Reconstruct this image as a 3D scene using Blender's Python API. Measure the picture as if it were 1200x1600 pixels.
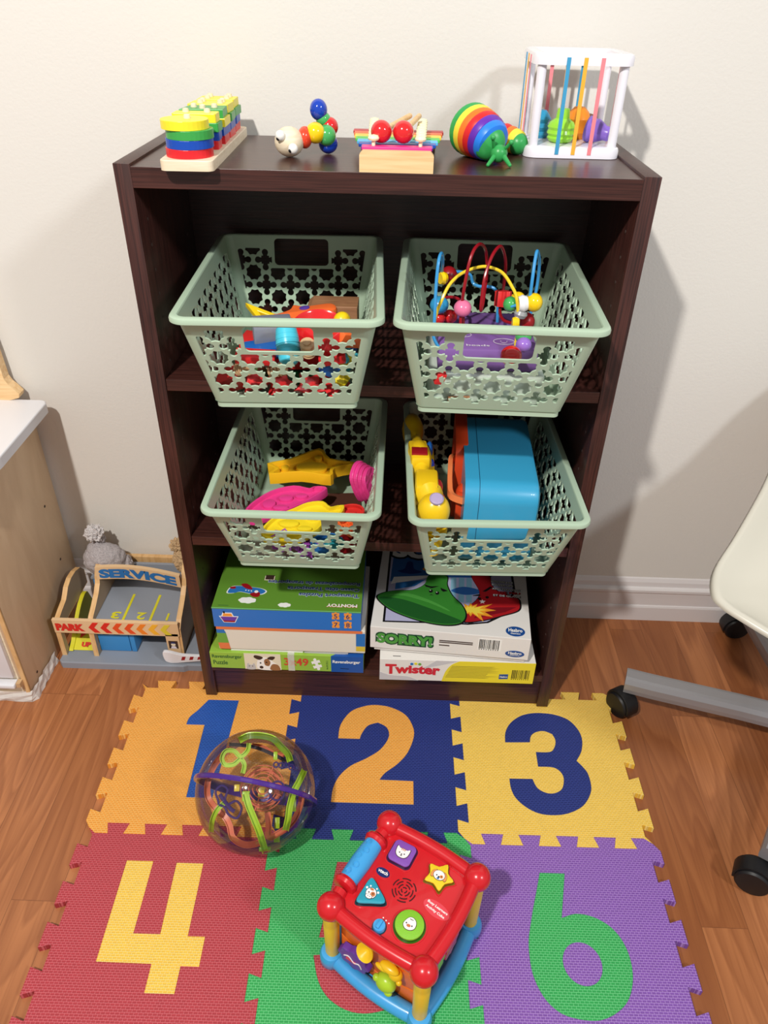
import bpy, bmesh, math, random
from mathutils import Vector, Matrix, geometry, noise
PI = math.pi
for o in list(bpy.data.objects): bpy.data.objects.remove(o)
SC = bpy.context.scene
COL = SC.collection

# ------------------------------------------------------------------ camera
cd = bpy.data.cameras.new('camera'); cam = bpy.data.objects.new('camera', cd); COL.objects.link(cam)
cam.location = (0.3463, -0.9453, 1.1182)
cam.rotation_euler = (0.9559, -0.0182, 0.0299)
cd.sensor_fit = 'VERTICAL'; cd.sensor_height = 24; cd.lens = 1162.62/1600*24
cd.clip_start = 0.02
SC.camera = cam
# ------------------------------------------------------------------ world and lamps
w = bpy.data.worlds.new('world'); SC.world = w; w.use_nodes = True
bg = w.node_tree.nodes['Background']; bg.inputs[0].default_value = (1.0, 0.96, 0.92, 1); bg.inputs[1].default_value = 0.20
def lamp(name, loc, tgt, size, power, col):
    ld = bpy.data.lights.new(name, 'AREA'); ld.shape = 'DISK'; ld.size = size; ld.energy = power; ld.color = col
    o = bpy.data.objects.new(name, ld); COL.objects.link(o); o.location = loc
    o.rotation_euler = (Vector(tgt)-Vector(loc)).to_track_quat('-Z', 'Y').to_euler()
    return o
lamp('ceiling_spot', (-0.28, -1.48, 2.27), (0.1, -0.4, 0.6), 0.09, 26, (1.0, 0.95, 0.89))
lamp('ceiling_spot', (2.1, -1.75, 2.35), (0.3, 0.1, 0.6), 0.30, 16, (0.90, 0.95, 1.0))
vs = SC.view_settings
vs.view_transform = 'Standard'; vs.look = 'None'; vs.gamma = 1; vs.use_curve_mapping = False; vs.exposure = 0.90

# ------------------------------------------------------------------ materials
def lin(c):
    return tuple((x/12.92 if x <= .04045 else ((x+.055)/1.055)**2.4) for x in (v/255 for v in c))
MATS = {}
def mat(name, rgb, rough=.4, metal=0, coat=0, trans=0, ior=1.45, bump=0, bscale=300, sub=0, alpha=1, var=0):
    if name in MATS: return MATS[name]
    m = bpy.data.materials.new(name); m.use_nodes = True; nt = m.node_tree; b = nt.nodes['Principled BSDF']
    c = lin(rgb)
    b.inputs['Base Color'].default_value = (*c, 1); b.inputs['Roughness'].default_value = rough
    b.inputs['Metallic'].default_value = metal; b.inputs['Coat Weight'].default_value = coat
    b.inputs['Transmission Weight'].default_value = trans; b.inputs['IOR'].default_value = ior
    b.inputs['Alpha'].default_value = alpha
    if sub:
        b.inputs['Subsurface Weight'].default_value = sub; b.inputs['Subsurface Scale'].default_value = .004
    tc = nt.nodes.new('ShaderNodeTexCoord'); n = nt.nodes.new('ShaderNodeTexNoise'); n.inputs['Scale'].default_value = bscale; n.inputs['Detail'].default_value = 3
    nt.links.new(tc.outputs['Object'], n.inputs['Vector'])
    if bump:
        bp = nt.nodes.new('ShaderNodeBump'); bp.inputs['Strength'].default_value = bump; bp.inputs['Distance'].default_value = .001
        nt.links.new(n.outputs['Fac'], bp.inputs['Height']); nt.links.new(bp.outputs[0], b.inputs['Normal'])
    if var:
        cr = nt.nodes.new('ShaderNodeValToRGB'); cr.color_ramp.elements[0].position = .3; cr.color_ramp.elements[1].position = .7
        cr.color_ramp.elements[0].color = (*[x*(1-var) for x in c], 1); cr.color_ramp.elements[1].color = (*[min(1, x*(1+var)) for x in c], 1)
        nt.links.new(n.outputs['Fac'], cr.inputs[0]); nt.links.new(cr.outputs[0], b.inputs['Base Color'])
    MATS[name] = m
    return m
def woodmat(name, c1, c2, scale=(60, 4, 60), rough=.45, bump=.15, det=5, dist=1.5, coat=0):
    m = bpy.data.materials.new(name); m.use_nodes = True; nt = m.node_tree; b = nt.nodes['Principled BSDF']
    tc = nt.nodes.new('ShaderNodeTexCoord'); mp = nt.nodes.new('ShaderNodeMapping'); mp.inputs['Scale'].default_value = scale
    n = nt.nodes.new('ShaderNodeTexNoise'); n.inputs['Scale'].default_value = 1; n.inputs['Detail'].default_value = det; n.inputs['Distortion'].default_value = dist
    cr = nt.nodes.new('ShaderNodeValToRGB'); cr.color_ramp.elements[0].position = .32; cr.color_ramp.elements[1].position = .68
    cr.color_ramp.elements[0].color = (*lin(c1), 1); cr.color_ramp.elements[1].color = (*lin(c2), 1)
    bp = nt.nodes.new('ShaderNodeBump'); bp.inputs['Strength'].default_value = bump; bp.inputs['Distance'].default_value = .0006
    L = nt.links.new
    L(tc.outputs['Object'], mp.inputs[0]); L(mp.outputs[0], n.inputs['Vector']); L(n.outputs['Fac'], cr.inputs[0]); L(cr.outputs[0], b.inputs['Base Color'])
    L(n.outputs['Fac'], bp.inputs['Height']); L(bp.outputs[0], b.inputs['Normal'])
    b.inputs['Roughness'].default_value = rough; b.inputs['Coat Weight'].default_value = coat
    MATS[name] = m
    return m
def foammat(name, rgb, hi):
    m = bpy.data.materials.new(name); m.use_nodes = True; nt = m.node_tree; b = nt.nodes['Principled BSDF']; L = nt.links.new
    tc = nt.nodes.new('ShaderNodeTexCoord'); br = nt.nodes.new('ShaderNodeTexBrick')
    c = lin(rgb)
    br.inputs['Color1'].default_value = (*c, 1); br.inputs['Color2'].default_value = (*[x*.9 for x in c], 1); br.inputs['Mortar'].default_value = (*lin(hi), 1)
    br.inputs['Scale'].default_value = 1; br.inputs['Brick Width'].default_value = .0062; br.inputs['Row Height'].default_value = .0034
    br.inputs['Mortar Size'].default_value = .00065; br.inputs['Mortar Smooth'].default_value = .6
    L(tc.outputs['Object'], br.inputs['Vector']); L(br.outputs['Color'], b.inputs['Base Color'])
    bp = nt.nodes.new('ShaderNodeBump'); bp.inputs['Strength'].default_value = .8; bp.inputs['Distance'].default_value = .0008
    L(br.outputs['Fac'], bp.inputs['Height']); L(bp.outputs[0], b.inputs['Normal']); b.inputs['Roughness'].default_value = .55
    MATS[name] = m
    return m
def floormat():
    m = bpy.data.materials.new('laminate'); m.use_nodes = True; nt = m.node_tree; b = nt.nodes['Principled BSDF']; L = nt.links.new
    N = nt.nodes.new
    tc = N('ShaderNodeTexCoord'); mp = N('ShaderNodeMapping'); mp.inputs['Rotation'].default_value = (0, 0, PI/2)
    L(tc.outputs['Object'], mp.inputs[0])
    br = N('ShaderNodeTexBrick'); br.inputs['Scale'].default_value = 1; br.inputs['Brick Width'].default_value = .62; br.inputs['Row Height'].default_value = .068
    br.inputs['Mortar Size'].default_value = .0005; br.inputs['Color1'].default_value = (0, 0, 0, 1); br.inputs['Color2'].default_value = (1, 1, 1, 1); br.inputs['Mortar'].default_value = (.5, .5, .5, 1); br.offset_frequency = 3; br.offset = .37
    L(mp.outputs[0], br.inputs['Vector'])
    # shift the grain on each plank
    sc = N('ShaderNodeVectorMath'); sc.operation = 'SCALE'; sc.inputs['Scale'].default_value = 3.7; L(br.outputs['Color'], sc.inputs[0])
    ad = N('ShaderNodeVectorMath'); ad.operation = 'ADD'; L(tc.outputs['Object'], ad.inputs[0]); L(sc.outputs[0], ad.inputs[1])
    m1 = N('ShaderNodeMapping'); m1.inputs['Scale'].default_value = (9, 1.1, 1); L(ad.outputs[0], m1.inputs[0])
    n1 = N('ShaderNodeTexNoise'); n1.inputs['Scale'].default_value = 1; n1.inputs['Detail'].default_value = 1.2; n1.inputs['Distortion'].default_value = .5; L(m1.outputs[0], n1.inputs['Vector'])
    mu = N('ShaderNodeMath'); mu.operation = 'MULTIPLY'; mu.inputs[1].default_value = 17; L(n1.outputs['Fac'], mu.inputs[0])
    fr = N('ShaderNodeMath'); fr.operation = 'FRACT'; L(mu.outputs[0], fr.inputs[0])
    cr = N('ShaderNodeValToRGB'); e = cr.color_ramp.elements; e[0].position = 0; e[0].color = (0, 0, 0, 1); e[1].position = .85; e[1].color = (1, 1, 1, 1); x = e.new(1); x.color = (.05, .05, .05, 1)
    L(fr.outputs[0], cr.inputs[0])
    m2 = N('ShaderNodeMapping'); m2.inputs['Scale'].default_value = (260, 7, 1); L(ad.outputs[0], m2.inputs[0])
    n2 = N('ShaderNodeTexNoise'); n2.inputs['Scale'].default_value = 1; n2.inputs['Detail'].default_value = 3; L(m2.outputs[0], n2.inputs['Vector'])
    def mixc(a, bb, f, mode='MIX'):
        q = N('ShaderNodeMix'); q.data_type = 'RGBA'; q.blend_type = mode
        for k, s in ((6, a), (7, bb), (0, f)):
            if hasattr(s, 'is_linked'): L(s, q.inputs[k])
            else: q.inputs[k].default_value = s
        return q.outputs[2]
    base = mixc((*lin((150, 92, 54)), 1), (*lin((184, 120, 76)), 1), br.outputs['Color'])
    dark = (*lin((120, 66, 38)), 1)
    k1 = N('ShaderNodeMath'); k1.operation = 'MULTIPLY_ADD'; k1.inputs[1].default_value = -.42; k1.inputs[2].default_value = .42; L(cr.outputs[0], k1.inputs[0])
    c1 = mixc(base, dark, k1.outputs[0])
    k2 = N('ShaderNodeMapRange'); k2.inputs[1].default_value = .45; k2.inputs[2].default_value = .75; k2.inputs[3].default_value = 0; k2.inputs[4].default_value = .38; L(n2.outputs['Fac'], k2.inputs[0])
    c2 = mixc(c1, dark, k2.outputs[0])
    k3 = N('ShaderNodeMath'); k3.operation = 'MULTIPLY'; k3.inputs[1].default_value = .5; L(br.outputs['Fac'], k3.inputs[0])
    c3 = mixc(c2, (*lin((80, 44, 26)), 1), k3.outputs[0])
    L(c3, b.inputs['Base Color']); b.inputs['Roughness'].default_value = .32; b.inputs['Specular IOR Level'].default_value = .4
    MATS['laminate'] = m
    return m
floormat()
mat('wall_paint', (224, 221, 214), .85, bump=.35, bscale=260)
mat('trim_white', (226, 222, 222), .4)
woodmat('wenge', (28, 13, 12), (54, 27, 24), (14, 14, 420), .38, .3, 4, .4)      # grain along x/y
woodmat('wenge_v', (40, 20, 18), (76, 41, 35), (420, 420, 10), .38, .3, 4, .4)   # grain along z
woodmat('wenge_x', (46, 25, 22), (76, 42, 36), (10, 420, 420), .3, .2, 4, .4)
woodmat('birch', (196, 160, 118), (216, 184, 142), (30, 30, 5), .5, .05)
woodmat('birch_pale', (226, 208, 178), (240, 226, 200), (8, 40, 160), .5, .05)
woodmat('pine', (222, 178, 122), (240, 206, 156), (10, 160, 160), .5, .05, 3, .5)
woodmat('ply_edge', (205, 160, 104), (226, 186, 132), (90, 20, 20), .5, .05)
woodmat('brown_wood', (150, 104, 72), (180, 132, 94), (12, 120, 120), .5, .05)
mat('basket_green', (170, 192, 168), .33, sub=.0)
mat('white_plastic', (226, 226, 230), .3)
mat('chair_white', (208, 204, 190), .28)
mat('black_plastic', (22, 22, 24), .45)
mat('grey_metal', (158, 158, 162), .35, .35)
mat('red', (206, 30, 36), .3); mat('green', (48, 150, 70), .3); mat('blue', (26, 78, 178), .3); mat('yellow', (240, 205, 30), .3)
mat('orange', (238, 104, 34), .35); mat('purple', (104, 58, 160), .35); mat('pink', (228, 60, 140), .4); mat('cyan', (60, 178, 206), .3)
mat('white', (240, 238, 232), .5); mat('black', (14, 14, 16), .5); mat('cream', (240, 226, 180), .4)
mat('lime', (150, 205, 50), .3); mat('dark_red', (150, 22, 30), .35); mat('light_blue', (80, 160, 220), .35)
foammat('foam_orange', (236, 152, 50), (250, 196, 110)); foammat('foam_navy', (18, 34, 108), (52, 72, 150)); foammat('foam_blue', (14, 66, 156), (50, 110, 200))
foammat('foam_yellow', (240, 192, 66), (252, 222, 130)); foammat('foam_red', (172, 50, 60), (208, 98, 106)); foammat('foam_green', (40, 160, 78), (104, 208, 130)); foammat('foam_purple', (126, 80, 168), (174, 134, 210))

# ------------------------------------------------------------------ mesh builder
def frames(pts, up=None):
    n = len(pts); T = []
    for i in range(n):
        a = pts[max(0, i-1)]; b = pts[min(n-1, i+1)]; t = (b-a)
        T.append(t.normalized() if t.length > 1e-9 else Vector((0, 0, 1)))
    out = []
    u = Vector(up) if up is not None else (Vector((0, 0, 1)) if abs(T[0].z) < .9 else Vector((0, 1, 0)))
    for i in range(n):
        if up is not None: u = Vector(up)
        s = T[i].cross(u)
        if s.length < 1e-6: s = T[i].cross(Vector((.3, 1, .2)))
        s.normalize(); u2 = s.cross(T[i]).normalized()
        if up is None: u = u2
        out.append((s, u2, T[i]))
    return out
def spline(pts, n=8, closed=False):
    P = [Vector(p) for p in pts]; out = []
    m = len(P)
    rng = m if closed else m-1
    for i in range(rng):
        if closed: p0, p1, p2, p3 = P[i-1], P[i], P[(i+1) % m], P[(i+2) % m]
        else: p0, p1, p2, p3 = P[max(0, i-1)], P[i], P[i+1], P[min(m-1, i+2)]
        for k in range(n):
            t = k/n
            out.append(.5*((2*p1)+(-p0+p2)*t+(2*p0-5*p1+4*p2-p3)*t*t+(-p0+3*p1-3*p2+p3)*t**3))
    if not closed: out.append(P[-1].copy())
    return out
def xyz(loc=(0, 0, 0), rot=(0, 0, 0), s=1):
    from mathutils import Euler
    S = Matrix.Diagonal((s, s, s, 1)) if not hasattr(s, '__len__') else Matrix.Diagonal((*s, 1))
    return Matrix.Translation(loc) @ Euler(rot).to_matrix().to_4x4() @ S
def align(p, d):     # matrix with local z along d at p
    return Matrix.Translation(p) @ Vector(d).normalized().to_track_quat('Z', 'Y').to_matrix().to_4x4()
TXT = {}
def text_geo(s, bold=0):
    k = (s, bold)
    if k in TXT: return TXT[k]
    c = bpy.data.curves.new('t', 'FONT'); c.body = s; c.size = 1; c.offset = bold; c.resolution_u = 3; c.align_x = 'LEFT'
    o = bpy.data.objects.new('t', c); COL.objects.link(o)
    dg = bpy.context.evaluated_depsgraph_get(); me = bpy.data.meshes.new_from_object(o.evaluated_get(dg))
    V = [v.co.copy() for v in me.vertices]; F = [tuple(p.vertices) for p in me.polygons]
    bpy.data.objects.remove(o); bpy.data.curves.remove(c); bpy.data.meshes.remove(me)
    TXT[k] = (V, F)
    return TXT[k]
class MB:
    def __init__(s): s.bm = bmesh.new(); s.m = []
    def mi(s, m):
        if m not in s.m: s.m.append(m)
        return s.m.index(m)
    def add(s, V, F, m, M=None, smooth=False):
        vs = [s.bm.verts.new(M @ Vector(v) if M else v) for v in V]; k = s.mi(m)
        for f in F:
            try:
                q = s.bm.faces.new([vs[i] for i in f]); q.material_index = k; q.smooth = smooth
            except ValueError: pass
        return s
    def box(s, c, d, m, bev=0, M=None, seg=2, smooth=None):
        t = bmesh.new(); bmesh.ops.create_cube(t, size=1)
        for v in t.verts: v.co = Vector((v.co.x*d[0]+c[0], v.co.y*d[1]+c[1], v.co.z*d[2]+c[2]))
        if bev: bmesh.ops.bevel(t, geom=t.edges[:], offset=bev, segments=seg, profile=.5, affect='EDGES')
        t.verts.index_update()
        s.add([v.co for v in t.verts], [[v.index for v in f.verts] for f in t.faces], m, M, bool(bev) if smooth is None else smooth); t.free()
        return s
    def sphere(s, c, r, m, M=None, seg=20, rings=12):
        r = r if hasattr(r, '__len__') else (r, r, r)
        V = []; F = []
        for i in range(rings+1):
            a = PI*i/rings
            for j in range(seg):
                b = 2*PI*j/seg
                V.append(Vector((c[0]+r[0]*math.sin(a)*math.cos(b), c[1]+r[1]*math.sin(a)*math.sin(b), c[2]+r[2]*math.cos(a))))
        for i in range(rings):
            for j in range(seg):
                F.append((i*seg+j, (i+1)*seg+j, (i+1)*seg+(j+1) % seg, i*seg+(j+1) % seg))
        t = bmesh.new(); vs = [t.verts.new(v) for v in V]
        for f in F: t.faces.new([vs[i] for i in f])
        bmesh.ops.remove_doubles(t, verts=t.verts, dist=1e-7); t.verts.index_update()
        s.add([v.co for v in t.verts], [[v.index for v in f.verts] for f in t.faces], m, M, True); t.free()
        return s
    def lathe(s, prof, m, M=None, seg=24, smooth=True, sx=1, sy=1):
        V = []; F = []; n = len(prof)
        for r, z in prof:
            for j in range(seg):
                b = 2*PI*j/seg; V.append((r*math.cos(b)*sx, r*math.sin(b)*sy, z))
        for i in range(n-1):
            for j in range(seg): F.append((i*seg+j, i*seg+(j+1) % seg, (i+1)*seg+(j+1) % seg, (i+1)*seg+j))
        if prof[0][0] > 1e-6: F.append(tuple(range(seg))[::-1])
        if prof[-1][0] > 1e-6: F.append(tuple((n-1)*seg+j for j in range(seg)))
        t = bmesh.new(); vs = [t.verts.new(v) for v in V]
        for f in F:
            try: t.faces.new([vs[i] for i in f])
            except ValueError: pass
        bmesh.ops.remove_doubles(t, verts=t.verts, dist=1e-7)
        for f in [f for f in t.faces if f.calc_area() < 1e-14]: t.faces.remove(f)
        t.verts.index_update()
        flat = [len(f.verts) > 4 for f in t.faces]
        base = len(s.bm.faces)
        s.add([v.co for v in t.verts], [[v.index for v in f.verts] for f in t.faces], m, M, smooth); t.free()
        return s
    def cyl(s, p1, p2, r, m, r2=None, bev=0, seg=20):
        p1 = Vector(p1); p2 = Vector(p2); h = (p2-p1).length; r2 = r if r2 is None else r2
        if bev: prof = [(0, 0), (r-bev, 0), (r-bev*.3, bev*.3), (r, bev), (r2, h-bev), (r2-bev*.3, h-bev*.3), (r2-bev, h), (0, h)]
        else: prof = [(0, 0), (r, 0), (r, 0), (r2, h), (r2, h), (0, h)]
        return s.lathe(prof, m, align(p1, p2-p1), seg)
    def sweep(s, pts, prof, m, up=None, closed=False, M=None, smooth=True, scale=None):
        P = [Vector(p) for p in pts]
        Q = P if not closed else [P[-1]]+P+[P[0]]
        fr = frames(Q, up)
        if closed: fr = fr[1:-1]
        n = len(P); k = len(prof); V = []; F = []
        for i in range(n):
            a, b, _ = fr[i]; sc = scale[i] if scale else 1
            for (x, y) in prof: V.append(P[i]+a*x*sc+b*y*sc)
        for i in range(n if closed else n-1):
            for j in range(k):
                i2 = (i+1) % n; F.append((i*k+j, i*k+(j+1) % k, i2*k+(j+1) % k, i2*k+j))
        if not closed: F.append(tuple(range(k))[::-1]); F.append(tuple((n-1)*k+j for j in range(k)))
        return s.add(V, F, m, M, smooth)
    def tube(s, pts, r, m, seg=10, closed=False, M=None, up=None):
        rr = r if hasattr(r, '__len__') else None
        prof = [(math.cos(2*PI*j/seg)*(1 if rr else r), math.sin(2*PI*j/seg)*(1 if rr else r)) for j in range(seg)]
        return s.sweep(pts, prof, m, up, closed, M, True, rr)
    def ribbon(s, pts, wd, t, m, up, M=None, closed=False):
        return s.sweep(pts, [(-t/2, -wd/2), (t/2, -wd/2), (t/2, wd/2), (-t/2, wd/2)], m, up, closed, M, False)
    def prism(s, out, z0, z1, m, M=None, holes=(), bev=0, smooth=False):
        def ccw(p): return sum(p[i-1][0]*p[i][1]-p[i][0]*p[i-1][1] for i in range(len(p))) > 0
        loops = [out if ccw(out) else out[::-1]]+[h[::-1] if ccw(h) else h for h in holes]
        def inset(lp, d):
            n = len(lp); r = []
            for i in range(n):
                a = Vector(lp[i-1][:2]); b = Vector(lp[i][:2]); c = Vector(lp[(i+1) % n][:2])
                e1 = (b-a); e2 = (c-b)
                if e1.length < 1e-9: e1 = e2
                if e2.length < 1e-9: e2 = e1
                e1.normalize(); e2.normalize(); nn = Vector((-e1.y-e2.y, e1.x+e2.x))
                if nn.length < 1e-6: r.append(tuple(b)); continue
                nn.normalize(); k = max(.5, nn.dot(Vector((-e1.y, e1.x)))); r.append(tuple(b+nn*d/k))
            return r
        if bev: lays = [(loops, z0), (loops, z1-bev), ([inset(l, bev*.3) for l in loops], z1-bev*.3), ([inset(l, bev) for l in loops], z1)]
        else: lays = [(loops, z0), (loops, z1)]
        V = []; F = []; offs = []
        for lp, z in lays:
            offs.append(len(V))
            for l in lp: V += [(p[0], p[1], z) for p in l]
        for a in range(len(lays)-1):
            o = 0
            for l in loops:
                n = len(l)
                for i in range(n):
                    j = (i+1) % n; F.append((offs[a]+o+i, offs[a]+o+j, offs[a+1]+o+j, offs[a+1]+o+i))
                o += n
        fl = [Vector((p[0], p[1])) for l in lays[-1][0] for p in l]
        if len(loops) > 3:
            ed = []; o = 0
            for l in loops: ed += [(o+i, o+(i+1) % len(l)) for i in range(len(l))]; o += len(l)
            K = 100.0
            cv, ce, cf, ov, oe, of = geometry.delaunay_2d_cdt([v*K for v in fl], ed, [], 0, 1e-6)
            def inside(q, l):
                r = False
                for i in range(len(l)):
                    a, c = l[i-1], l[i]
                    if (a[1] > q[1]) != (c[1] > q[1]) and q[0] < (c[0]-a[0])*(q[1]-a[1])/(c[1]-a[1])+a[0]: r = not r
                return r
            tri = []
            for f in cf:
                q = sum((cv[i] for i in f), Vector((0, 0)))/len(f)/K
                if inside(q, lays[-1][0][0]) and not any(inside(q, h) for h in lays[-1][0][1:]):
                    if all(ov[i] for i in f): tri.append(tuple(ov[i][0] for i in f))
        else:
            tri = geometry.tessellate_polygon([[Vector((p[0], p[1], 0)) for p in l] for l in lays[-1][0]])
        for t in tri:
            a, b, c = t
            if (fl[b]-fl[a]).cross(fl[c]-fl[a]) < 0: t = (a, c, b)
            F.append(tuple(offs[-1]+i for i in t)); F.append(tuple(offs[0]+i for i in t[::-1]))
        return s.add(V, F, m, M, smooth)
    def text(s, st, M, m, h, wd=None, bold=.02, th=.0004, cx=False, fn=None):
        V, F = text_geo(st, bold)
        x0 = min(v.x for v in V); x1 = max(v.x for v in V); y0 = min(v.y for v in V); y1 = max(v.y for v in V)
        k = h/(y1-y0); kx = (wd/(x1-x0)) if wd else k
        U = []
        for v in V:
            x = (v.x-x0)*kx - ((x1-x0)*kx/2 if cx else 0); y = (v.y-y0)*k
            if fn: x, y = fn(x, y)
            U.append(Vector((x, y, th)))
        return s.add(U, F, m, M)
    def build(s, name, parent=None, loc=None, rot=None, sm=35):
        bmesh.ops.recalc_face_normals(s.bm, faces=s.bm.faces)
        me = bpy.data.meshes.new(name); s.bm.to_mesh(me); s.bm.free()
        for m in s.m: me.materials.append(MATS[m])
        if sm and any(p.use_smooth for p in me.polygons):
            me.set_sharp_from_angle(angle=math.radians(sm))
        o = bpy.data.objects.new(name, me); COL.objects.link(o)
        if parent: o.parent = parent
        if loc: o.location = loc
        if rot: o.rotation_euler = rot
        return o
def tag(o, label=None, cat=None, group=None, kind=None):
    if label: o['label'] = label
    if cat: o['category'] = cat
    if group: o['group'] = group
    if kind: o['kind'] = kind
    return o
def thing(name, label, cat, loc=(0, 0, 0), rz=0, group=None, rot=None):
    o = bpy.data.objects.new(name, None); o.empty_display_size = .02; COL.objects.link(o); o.location = loc
    o.rotation_euler = rot if rot else (0, 0, rz)
    return tag(o, label, cat, group)
def circ(r, n=24, c=(0, 0), sx=1, sy=1, a0=0, a1=2*PI):
    full = abs(a1-a0-2*PI) < 1e-6
    return [(c[0]+r*sx*math.cos(a0+(a1-a0)*i/(n if full else n-1)), c[1]+r*sy*math.sin(a0+(a1-a0)*i/(n if full else n-1))) for i in range(n)]
def rrect(wd, h, r, n=6, c=(0, 0)):
    o = []
    for (x, y, a) in ((wd/2-r, h/2-r, 0), (-wd/2+r, h/2-r, PI/2), (-wd/2+r, -h/2+r, PI), (wd/2-r, -h/2+r, 1.5*PI)):
        for i in range(n+1): o.append((c[0]+x+r*math.cos(a+PI/2*i/n), c[1]+y+r*math.sin(a+PI/2*i/n)))
    return o
def smooth2(pts, n=6, closed=True): return [(p.x, p.y) for p in spline([(a, b, 0) for a, b in pts], n, closed)]
def scale2(p, s, c=(0, 0)): return [(c[0]+(x-c[0])*s, c[1]+(y-c[1])*s) for x, y in p]

# ------------------------------------------------------------------ setting
b = MB(); b.box((.3, -.6, -.01), (3.6, 1.8, .02), 'laminate'); tag(b.build('floor'), kind='structure')
b = MB(); b.box((.3, .3, 1.2), (3.6, .05, 2.44), 'wall_paint'); tag(b.build('wall_back'), kind='structure')
b = MB()
prof = [(0, 0), (-.014, 0), (-.014, .036), (-.0125, .040), (-.0105, .041), (-.0105, .060), (-.011, .074), (-.0135, .078), (-.0135, .084), (-.011, .087), (-.0065, .089), (-.0055, .100), (-.002, .108), (0, .110)]
b.sweep([(2.1, .275, 0), (-1.5, .275, 0)], prof, 'trim_white', up=(0, 0, 1), smooth=False)
tag(b.build('baseboard_back'), kind='structure')

mat('pin_hole', (74, 58, 54), .5)
# ------------------------------------------------------------------ bookcase
W, H, D, TH = .647, .942, .243, .0204
Z0 = .012
bk = thing('bookcase', 'dark brown wooden bookcase with three shelves standing against the white wall', 'bookcase', (0, 0, Z0))
def zz(z): return z-Z0
for sx in (0, 1):
    b = MB(); x = TH/2 if sx == 0 else W-TH/2
    b.box((x, D/2, (H-Z0)/2), (TH, D, H-Z0), 'wenge_v', .0006, smooth=False)
    xi = TH+.0002 if sx == 0 else W-TH-.0002
    for zc in [.135+.032*k for k in range(24)]:
        for yc in (.035, .205):
            b.cyl((xi-.0003, yc, zz(zc)), (xi+.0003, yc, zz(zc)), .0022, 'pin_hole', seg=8)
    b.build('side_panel', bk)
b = MB(); b.box((W/2, D/2, zz(H-.003-.012)), (W-2*TH, D, .024), 'wenge_x', .0005, smooth=False); b.build('top_panel', bk)
for z in (.6643, .3894):
    b = MB(); b.box((W/2, D/2, zz(z-.0085)), (W-2*TH-.001, D-.002, .017), 'wenge_x', .0005, smooth=False); b.build('shelf', bk)
b = MB(); b.box((W/2, D/2, zz(.0952-.0075)), (W-2*TH, D, .015), 'wenge_x', .0005, smooth=False); b.build('shelf', bk)
b = MB(); b.box((W/2, .014, zz(.0425+.0035)), (W-2*TH, .014, .068), 'wenge_x'); b.build('kick_board', bk)
b = MB(); b.box((W/2, D+.0015, zz(H/2)), (W-.004, .003, H-.03), 'wenge'); b.build('back_panel', bk)

# ------------------------------------------------------------------ baskets
BH, LB, RB, RT = .139, .28, .010, .013
HWB, HWT, YF, YB = .0935, .117, -.050, LB+.019
def clip(poly, n, d):     # keep points with n.p <= d
    out = []
    for i in range(len(poly)):
        a, c = poly[i-1], poly[i]; da = n[0]*a[0]+n[1]*a[1]-d; dc = n[0]*c[0]+n[1]*c[1]-d
        if (da <= 0) != (dc <= 0):
            t = da/(da-dc); out.append((a[0]+(c[0]-a[0])*t, a[1]+(c[1]-a[1])*t))
        if dc <= 0: out.append(c)
    return out
def cross_hole(cx, cy, s):
    o = []
    for k in range(4):
        a = k*PI/2; ca, sa = math.cos(a), math.sin(a)
        loc = [(.0052, -.0046)]
        for i in range(9):
            t = -2.3+4.6*i/8; loc.append((.0104+.0046*math.cos(t), .0046*math.sin(t)))
        loc = [(.0058, -.0030)]+loc[1:]+[(.0058, .0030), (.0056, .0056)]
        o += [(cx+s*(x*ca-y*sa), cy+s*(x*sa+y*ca)) for x, y in loc]
    return o
def oct_hole(cx, cy, s):
    return [(cx+s*(.0118 if i % 2 == 0 else .0098)*math.cos(i*PI/8+PI/8), cy+s*(.0118 if i % 2 == 0 else .0098)*math.sin(i*PI/8+PI/8)) for i in range(16)]
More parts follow.
